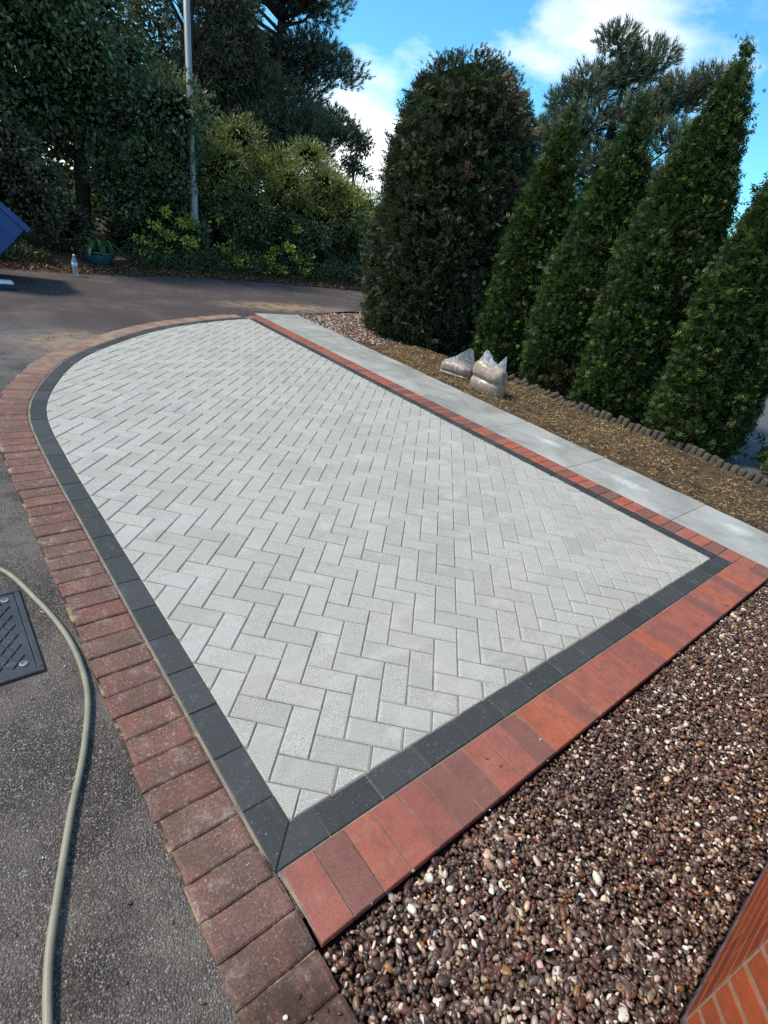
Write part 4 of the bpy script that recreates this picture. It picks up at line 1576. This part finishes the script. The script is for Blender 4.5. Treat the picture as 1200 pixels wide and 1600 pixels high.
def pine(loc, label, r, h, clumps, n, size, seed, lean=(0, 0), cols=PINEC, per=None):
    root = thing('pine_tree', loc, label, 'pine tree', 'pines behind the gardens')
    R_ = random.Random(seed)
    b = MB()
    pts = [Vector((0, 0, -0.1)), Vector((lean[0] * 0.2, lean[1] * 0.2, h * 0.35)), Vector((lean[0] * 0.6, lean[1] * 0.6, h * 0.7)), Vector((lean[0], lean[1], h))]
    b.tube(pts, [r, r * 0.8, r * 0.5, r * 0.12], 9)
    tk = obj('trunk', b.mesh('trunk', 'bark', True), root)
    lb = MB()
    allp, alld = [], []
    for (cx, cy, cz, rx, ry, rz) in clumps:
        e = Vector((cx, cy, cz))
        zt = max(0.25 * h, cz - 0.45 * math.hypot(cx, cy) - 0.2)
        t = min(0.97, zt / h)
        s = pts[0].lerp(pts[3], t)
        md = s.lerp(e, 0.55) + Vector((0, 0, -0.12 * (e - s).length))
        lb.tube([s, md, e], [r * 0.3, r * 0.2, r * 0.07], 6)
        k = max(8, int(n * (rx * ry) / sum(q[3] * q[4] for q in clumps)))
        d = rng.normal(size=(k, 3))
        d /= np.linalg.norm(d, axis=1)[:, None]
        p = d * np.array((rx, ry, rz)) * (rng.random((k, 1)) ** 0.45)
        p[:, 2] += 0.15 * rz
        allp.append(p + np.array((cx, cy, cz)))
        alld.append(d * np.array((1, 1, 0.5)) + np.array((0, 0, 0.75)) + rng.normal(0, 0.3, (k, 3)))
        for _ in range(5):
            v = Vector((R_.uniform(-1, 1) * rx, R_.uniform(-1, 1) * ry, R_.uniform(-0.2, 0.8) * rz)) * 0.8
            lb.tube([e, e + v * 0.6 + Vector((0, 0, -0.03)), e + v], [r * 0.09, r * 0.06, r * 0.02], 5)
    obj('limbs', lb.mesh('limbs', 'bark', True), tk)
    pos, d = np.vstack(allp), np.vstack(alld)
    col = colours(len(pos), cols[0], 0.28, cols[1])
    V, Fs, C = scatter(*NEEDLES, pos, d, rng.uniform(0, 6.2, len(pos)), size * rng.uniform(0.7, 1.3, len(pos)), col)
    obj('crown', mesh_np('crown', V, Fs, False, 'needle', col=C), root)
    return root


def pine_clumps(n, lo, hi, r0, r1, seed, accept=None):
    R_ = np.random.default_rng(seed)
    o = []
    while len(o) < n:
        p = R_.uniform(lo, hi)
        if accept and not accept(p):
            continue
        r = R_.uniform(r0, r1)
        o.append((*p, r * R_.uniform(0.9, 1.4), r * R_.uniform(0.9, 1.4), r * R_.uniform(0.45, 0.65)))
    return o


pine((9.7, 18.0, 0.0), 'large spreading pine rising above the sunlit bush beside the lamp post', 0.2, 9.0,
     pine_clumps(125, (-3.3, -1.6, 3.0), (3.0, 1.6, 9.3), 0.5, 0.9, 4, accept=lambda p: p[0] < 1.3 + 1.35 * (p[2] < 5.8)), 22000, 0.25, 9)
pine((11.6, 6.7, 0.0), 'wind swept pine standing behind the row of conifers', 0.15, 5.6,
     [(-0.2, 0.3, 5.5, 0.42, 0.5, 0.26), (0.2, -0.35, 5.25, 0.5, 0.5, 0.3), (-0.3, 0.55, 4.75, 0.55, 0.55, 0.36), (0.5, -1.1, 4.75, 0.6, 0.6, 0.26), (0.3, -1.7, 4.9, 0.35, 0.4, 0.18),
      (-0.3, 1.05, 4.5, 0.5, 0.5, 0.32), (0.1, -0.5, 4.3, 0.6, 0.6, 0.36), (0.2, -1.5, 3.95, 0.6, 0.65, 0.28), (0.4, -2.0, 4.05, 0.35, 0.4, 0.2), (-0.4, 0.9, 3.75, 0.7, 0.7, 0.4),
      (0, -0.2, 3.4, 0.8, 0.8, 0.4), (-0.2, 1.5, 3.9, 0.5, 0.5, 0.36), (0.2, -1.3, 3.1, 0.7, 0.7, 0.35), (-0.2, 0.9, 2.9, 0.8, 0.8, 0.45), (0.3, 0.0, 2.2, 0.8, 1.0, 0.5), (0.1, 0.1, 5.0, 0.6, 0.6, 0.35), (0.2, -0.9, 4.5, 0.5, 0.5, 0.3), (-0.3, 0.3, 4.1, 0.6, 0.7, 0.4), (-0.1, 1.7, 3.3, 0.6, 0.6, 0.4), (0.2, -1.9, 3.4, 0.5, 0.5, 0.3)], 7500, 0.20, 12)
# brownish tree seen between the dark tree and the pine
tree('broadleaf_tree', (6.2, 16.2, 0.0), 'thin brownish green tree between the dark tree and the pine', 'tree', 0.12, 5.6,
     blobs_in(34, (-1.6, -1.0, 2.2), (1.6, 1.0, 7.2), 0.4, 0.75, 13), 22000, 0.12, ([(0.075, 0.072, 0.036), (0.10, 0.085, 0.045), (0.052, 0.056, 0.028), (0.14, 0.11, 0.06)], None),
     shell=0.7, limbs=16, seed=11)
# birch like thin tree right of the pine, against the cloud
tree('broadleaf_tree', (12.1, 16.6, 0.0), 'thin airy tree beside the pine against the white cloud', 'tree', 0.07, 3.9,
     blobs_in(16, (-0.6, -0.5, 1.4), (0.35, 0.5, 3.9), 0.2, 0.4, 15), 3500, 0.10, LOW, shell=0.8, limbs=12, seed=12)
# the wood behind everything reads as one dark mass
wb = []
R_ = np.random.default_rng(77)
for k in range(230):
    x = R_.uniform(-7, 22)
    yb = 20 + R_.uniform(-1.5, 3) - 0.35 * max(0, x - 10)
    hh = 3.0 if x < 11.3 else 1.6
    if k >= 120:
        x = R_.uniform(-6, 10.5)
        yb = 13.9 + R_.uniform(-0.5, 1.2)
        hh = 2.0
    r = R_.uniform(0.6, 1.1)
    wb.append((x, yb, R_.uniform(0.2, hh), r, r, r * 0.8))
pos, d, i = blob_points(52000, wb, 0.5)
col = colours(52000, LOW[0], 0.3, LOW[1]) * R_.uniform(0.8, 1.2, len(wb))[i][:, None]
V, Fs, C = scatter(*LEAF, pos, d + rng.normal(0, 0.5, pos.shape), rng.uniform(-3, 3, len(pos)), 0.16 * rng.uniform(0.7, 1.3, len(pos)), col)
obj('undergrowth', mesh_np('undergrowth', V, Fs, False, 'leaf', col=C), label='dark green undergrowth massed behind the trees', cat='undergrowth', kind='stuff')

n = 15000
x = rng.uniform(-2.5, 9.0, n)
x = x[(x < 1.2) | (x > 2.7)]
n = len(x)
e = np.interp(x, vx, vy)
y = e + 0.22 + np.abs(rng.normal(0, 0.45, n))
z = np.clip((y - e) * 0.16, 0, 0.2) + rng.random(n) ** 1.4 * np.clip(0.10 + 0.30 * (vnoise(np.c_[x * 2.1, y * 2.1, x * 0], 19) + 0.6), 0.05, 0.55)
d = rng.normal(0, 0.6, (n, 3)) + np.array((0, -0.3, 0.5))
V, Fs, C = scatter(*LEAF, np.c_[x, y, z], d, rng.uniform(-3, 3, n), 0.055 * rng.uniform(0.5, 1.4, n), colours(n, [(0.07, 0.09, 0.036), (0.10, 0.12, 0.048), (0.05, 0.06, 0.03), (0.16, 0.15, 0.07)], 0.3, [0.35, 0.28, 0.25, 0.12]))
obj('ground_cover', mesh_np('ground_cover', V, Fs, False, 'leaf', col=C), label='low green weeds along the verge behind the fallen leaves', cat='ground cover', kind='stuff')

# small yellow leaved plants on the verge
YL = ([(0.50, 0.50, 0.05), (0.62, 0.56, 0.08), (0.26, 0.32, 0.05), (0.12, 0.17, 0.04), (0.66, 0.60, 0.2)], [0.24, 0.18, 0.26, 0.26, 0.06])
for x, y, hh, w, lab, n in ((3.0, 10.35, 0.75, 0.16, 'small yellow leaved shrub right of the teal pot', 420),
                            (3.62, 10.55, 1.0, 0.24, 'bushy yellow leaved shrub at the foot of the lamp post', 900),
                            (4.95, 10.6, 1.1, 0.26, 'tall yellow leaved shrub right of the lamp post', 800),
                            (6.05, 10.55, 1.05, 0.24, 'yellow green shrub below the middle of the sunlit bush', 620),
                            (5.55, 10.45, 0.45, 0.12, 'low pale leaved plant at the lane edge', 160),
                            (6.75, 10.45, 0.55, 0.16, 'pale yellow low plant farthest right along the verge', 260)):
    tree('yellow_shrub', (x, y, 0.03), lab, 'shrub', 0.012, hh * 0.8, blobs_in(15, (-w * 1.5, -w, hh * 0.15), (w * 1.5, w, hh * 1.1), 0.05, 0.11, int(x * 10)), int(n * 0.9), 0.062, YL, shell=0.9, limbs=15, group='yellow leaved plants on the verge', seed=int(x * 7))

# ------------------------------------------------------------------ lamp post
lp = thing('lamp_post', (4.15, 10.88, 0), 'tall grey galvanised lamp post among the bushes', 'lamp post')
b = MB().tube([(0, 0, -0.1), (-0.055, 0, 1.55)], [0.083, 0.083], 16)
btube = obj('base_tube', b.mesh('base_tube', 'post', True), lp)
b = MB().tube([(-0.055, 0, 1.551), (-0.058, 0, 1.62), (-0.24, 0, 6.6)], [0.083, 0.060, 0.052], 16)
obj('shaft', b.mesh('shaft', 'post', True), lp)
b = MB().box((-0.30, -0.12, 6.6), (0.35, 0.12, 6.72), 0.03)
obj('lantern', b.mesh('lantern', 'post'), lp)
b = MB().box((-0.045, -0.092, 0.45), (0.045, -0.078, 0.95), 0.004)
obj('access_door', b.mesh('access_door', 'post'), btube)

# ------------------------------------------------------------------ tipped blue skip, foot and jacket
sk = thing('skip', (0.0, 7.75, 0), 'blue metal skip tipped on edge at the left frame edge', 'skip')
ang = math.radians(-43)
mt = Matrix.Translation((0.03, 0, 0.68)) @ Matrix.Rotation(-ang, 4, 'Y')
b = MB()
W_, D_, T_ = 0.72, 0.95, 0.03


def skipbox(a, c, bev=0.004):
    bx_ = MB().box(a, c, bev)
    return [(mt @ Vector(v)) for v in bx_.v], bx_.f


# body: floor and three sides of an open trough, mouth facing up and right
def part_of(name, boxes, mat):
    q = MB()
    for a, c in boxes:
        q.add(*skipbox(a, c))
    return obj(name, q.mesh(name, mat), sk)


part_of('body', [((-W_, -0.02, -0.46), (0.40, D_, -0.43)), ((-W_, -0.02, -0.43), (0.40, 0.01, 0.38)), ((-W_, D_ - 0.03, -0.43), (0.40, D_, 0.38)), ((0.37, 0.01, -0.43), (0.40, D_ - 0.03, 0.38))], 'blue')
part_of('rim', [((-W_, -0.055, 0.38), (0.44, 0.03, 0.45)), ((-W_, D_ - 0.05, 0.38), (0.44, D_ + 0.03, 0.45)), ((0.36, 0.03, 0.38), (0.44, D_ - 0.05, 0.45))], 'blue')
part_of('corner_gusset', [((0.28, -0.06, 0.375), (0.30, -0.022, 0.452))], 'blue')
ft = thing('foot_plate', (0.02, 7.42, 0), 'white topped dark block lying on the lane below the blue skip', 'plate')
obj('block', MB().box((-0.75, -0.09, -0.006), (0.31, 0.09, 0.06), 0.006).mesh('block', 'navy'), ft)
obj('top', MB().box((-0.75, -0.088, 0.0605), (0.305, 0.088, 0.092), 0.008).mesh('top', 'white'), ft)
jk = MB()
g = []
nx, ny = 12, 8
for j in range(ny):
    for i in range(nx):
        u, v = i / (nx - 1), j / (ny - 1)
        g.append((0.0 + 0.33 * u, -0.04 + 0.30 * v + 0.02 * math.sin(u * 9), 0.0 + 0.05 * math.sin(u * 7 + v * 3) + 0.08 * math.sin(math.pi * v) * math.sin(math.pi * u)))
fs = [(j * nx + i, j * nx + i + 1, (j + 1) * nx + i + 1, (j + 1) * nx + i) for j in range(ny - 1) for i in range(nx - 1)]
jm = mesh_np('hi_vis_vest', g, fs, True, 'hivis')
jo = obj('hi_vis_vest', jm, label='bright yellow green hi-vis vest draped on the blue skip rim', cat='vest', loc=(0.10, 7.8, 1.02))
jo.rotation_euler = (0, math.radians(43), 0)
sm = jo.modifiers.new('thick', 'SOLIDIFY')
sm.thickness = 0.012

# ------------------------------------------------------------------ bottle
bt = thing('water_bottle', (1.39, 8.93, -0.006), 'clear plastic water bottle with blue label standing on the lane', 'bottle')
bt.scale = (0.9, 0.9, 0.9)
prof = [(0.0005, 0.002), (0.036, 0.0), (0.045, 0.012), (0.045, 0.06), (0.042, 0.075), (0.045, 0.09), (0.045, 0.235), (0.040, 0.262), (0.022, 0.30), (0.0165, 0.312), (0.0165, 0.325)]
obj('body', MB().lathe(prof, 20).mesh('body', 'bottle', True), bt)
obj('label', MB().lathe([(0.0458, 0.165), (0.0462, 0.166), (0.0462, 0.243), (0.0455, 0.244)], 20).mesh('label', 'label', True), bt)
obj('cap', MB().lathe([(0.0185, 0.318), (0.0185, 0.343), (0.016, 0.345), (0.0005, 0.345)], 16).mesh('cap', 'white', True), bt)

# ------------------------------------------------------------------ potted plant
pt = thing('plant_pot', (2.0, 9.95, 0.03), 'teal glazed pot with broad drooping leaves under the dark tree', 'potted plant')
prof = [(0.0005, 0.0), (0.13, 0.0), (0.15, 0.01), (0.215, 0.10), (0.235, 0.19), (0.232, 0.215), (0.258, 0.225), (0.262, 0.245), (0.248, 0.252), (0.222, 0.245), (0.215, 0.20)]
obj('pot', MB().lathe(prof, 32).mesh('pot', 'teal', True), pt)
obj('earth', MB().lathe([(0.219, 0.212), (0.15, 0.222), (0.0005, 0.228)], 24).mesh('earth', 'soil', True), pt)


def strap_leaf(length, width, rise, az, base_r, colr, twist=0.0):
    n = 7
    V, Fs = [], []
    for i in range(n):
        t = i / (n - 1)
        r = base_r + length * t
        z = 0.22 + rise * math.sin(min(1.0, t * 1.15) * math.pi * 0.8) - 0.12 * t * t
        w = width * math.sin(math.pi * min(0.985, 0.08 + 0.92 * t)) ** 0.8
        c, s = math.cos(az + twist * t), math.sin(az + twist * t)
        for k, (o_, dz) in enumerate(((-w, 0.012), (0, -0.006), (w, 0.012))):
            V.append((r * c - o_ * s, r * s + o_ * c, z + dz))
    for i in range(n - 1):
        for k in range(2):
            a = i * 3 + k
            Fs.append((a, a + 1, a + 4, a + 3))
    return mesh_np('leaf', V, Fs, True, 'leaf', col=np.tile(np.array(colr), (len(Fs), 1)))


lr = random.Random(4)
for k in range(26):
    colr = lr.choice([(0.07, 0.13, 0.03), (0.10, 0.17, 0.04), (0.05, 0.09, 0.025), (0.20, 0.24, 0.07), (0.30, 0.30, 0.13)])
    obj('leaf', strap_leaf(lr.uniform(0.2, 0.42), lr.uniform(0.03, 0.055), lr.uniform(0.08, 0.26), k * 0.77 + lr.uniform(-0.2, 0.2), lr.uniform(0.02, 0.1), colr, lr.uniform(-0.4, 0.4)), pt)
sh = obj('terracotta_shard', strap_leaf(0.22, 0.09, 0.03, 0.0, 0.0, (0.42, 0.23, 0.11)), label='tan broken pot shard propped beside the teal pot', cat='shard', loc=(2.33, 9.85, -0.02))
sh.rotation_euler = (0.4, -0.6, -0.4)
sm = sh.modifiers.new('thick', 'SOLIDIFY')
sm.thickness = 0.012

# ------------------------------------------------------------------ sand bags
def bag(loc, rz, w, d, h, peaks, label, seed, lean=0.0, fold=0.45):
    """clear bag: a filled lower body with a crease, and the empty film above it drawn up to peaks"""
    root = thing('sand_bag', loc, label, 'sand bag', 'sand bags on the earth strip', rz)
    na, nv = 56, 30
    V, Fs = [], []
    for j in range(nv):
        v = j / (nv - 1)
        z = h * v
        # pillow profile: boxy at the foot, bulging above the crease, closing at the top
        th = 0.80 + 0.20 * math.sin(min(1, v / 0.25) * math.pi / 2)
        th *= math.sqrt(max(0.0, 1 - max(0, (v - 0.55) / 0.45) ** 2.2)) * 0.97 + 0.03
        th *= 1 - 0.24 * math.exp(-((v - fold) / 0.06) ** 2)
        wd = 1 - 0.05 * v - 0.35 * max(0, (v - 0.8) / 0.2) ** 2 - 0.04 * math.exp(-((v - fold) / 0.06) ** 2)
        for i in range(na):
            a = 2 * math.pi * i / na
            ca, sa = math.cos(a), math.sin(a)
            sx = math.copysign(abs(ca) ** 0.5, ca)
            sy = math.copysign(abs(sa) ** 0.75, sa)
            x, y = sx * w / 2 * wd, sy * d / 2 * th
            q = np.array([[x * 16, y * 16, z * 9]])
            k = 0.007 * vnoise(q, seed)[0] + 0.006 * abs(vnoise(q * np.array((2.6, 2.6, 1.2)), seed + 3)[0])
            sag = 0.02 * math.sin(sx * 2.5 + seed) * v
            V.append((x + k * sx * 0.5 + lean * v * v * 0.4, y + k * sy - 0.05 * v * v, max(0.0, z + sag + 0.3 * k)))
    for j in range(nv - 1):
        for i in range(na):
            a0, b0 = j * na + i, j * na + (i + 1) % na
            Fs.append((a0, b0, b0 + na, a0 + na))
    Fs.append(tuple((nv - 1) * na + i for i in range(na)))
    obj('filled_body', mesh_np('filled_body', V, Fs, True, 'sandfill'), root)
    # film drawn up into peaks
    nu, nw = 34, 10
    xs = [p[0] for p in peaks]
    zs = [p[1] for p in peaks]
    V, Fs = [], []
    for side in (-1, 1):
        k0 = len(V)
        for j in range(nw):
            t = j / (nw - 1)
            for i in range(nu):
                u = -1 + 2 * i / (nu - 1)
                zb = h * (0.80 + 0.05 * math.cos(u * 2))
                zt = max(zb + 0.004, float(np.interp(u, xs, zs)))
                z = zb + (zt - zb) * t
                x = u * w / 2 * (0.86 + 0.06 * t) + lean * (z / h) ** 2 * 0.35
                bulge = (1 - t) ** 0.8 * d * 0.24 + 0.006
                y = side * bulge * math.sqrt(max(0.02, 1 - u * u * 0.96)) - 0.05 * (z / h) ** 2
                q = np.array([[u * 7, side * 1.3, z * 24]])
                y += 0.012 * vnoise(q, seed + 9)[0] * (0.3 + t)
                V.append((x, y, z))
        for j in range(nw - 1):
            for i in range(nu - 1):
                a0 = k0 + j * nu + i
                f = (a0, a0 + 1, a0 + nu + 1, a0 + nu)
                Fs.append(f if side < 0 else f[::-1])
    obj('plastic_film', mesh_np('plastic_film', V, Fs, True, 'film'), root)
    return root


bag((4.33, 2.57, -0.015), math.radians(-82), 0.43, 0.27, 0.345, [(-1, 0.30), (-0.6, 0.42), (-0.38, 0.49), (-0.22, 0.475), (0.12, 0.39), (0.45, 0.355), (0.75, 0.43), (0.94, 0.48), (1, 0.45)],
    'upright clear plastic bag of pinkish sand with two peaked corners', 3)
bag((4.46, 3.20, -0.015), math.radians(-72), 0.46, 0.30, 0.19, [(-1, 0.16), (-0.2, 0.27), (0.55, 0.43), (0.75, 0.40), (1, 0.2)],
    'slumped half empty clear plastic sand bag behind the upright one', 8, 0.05, 0.3)
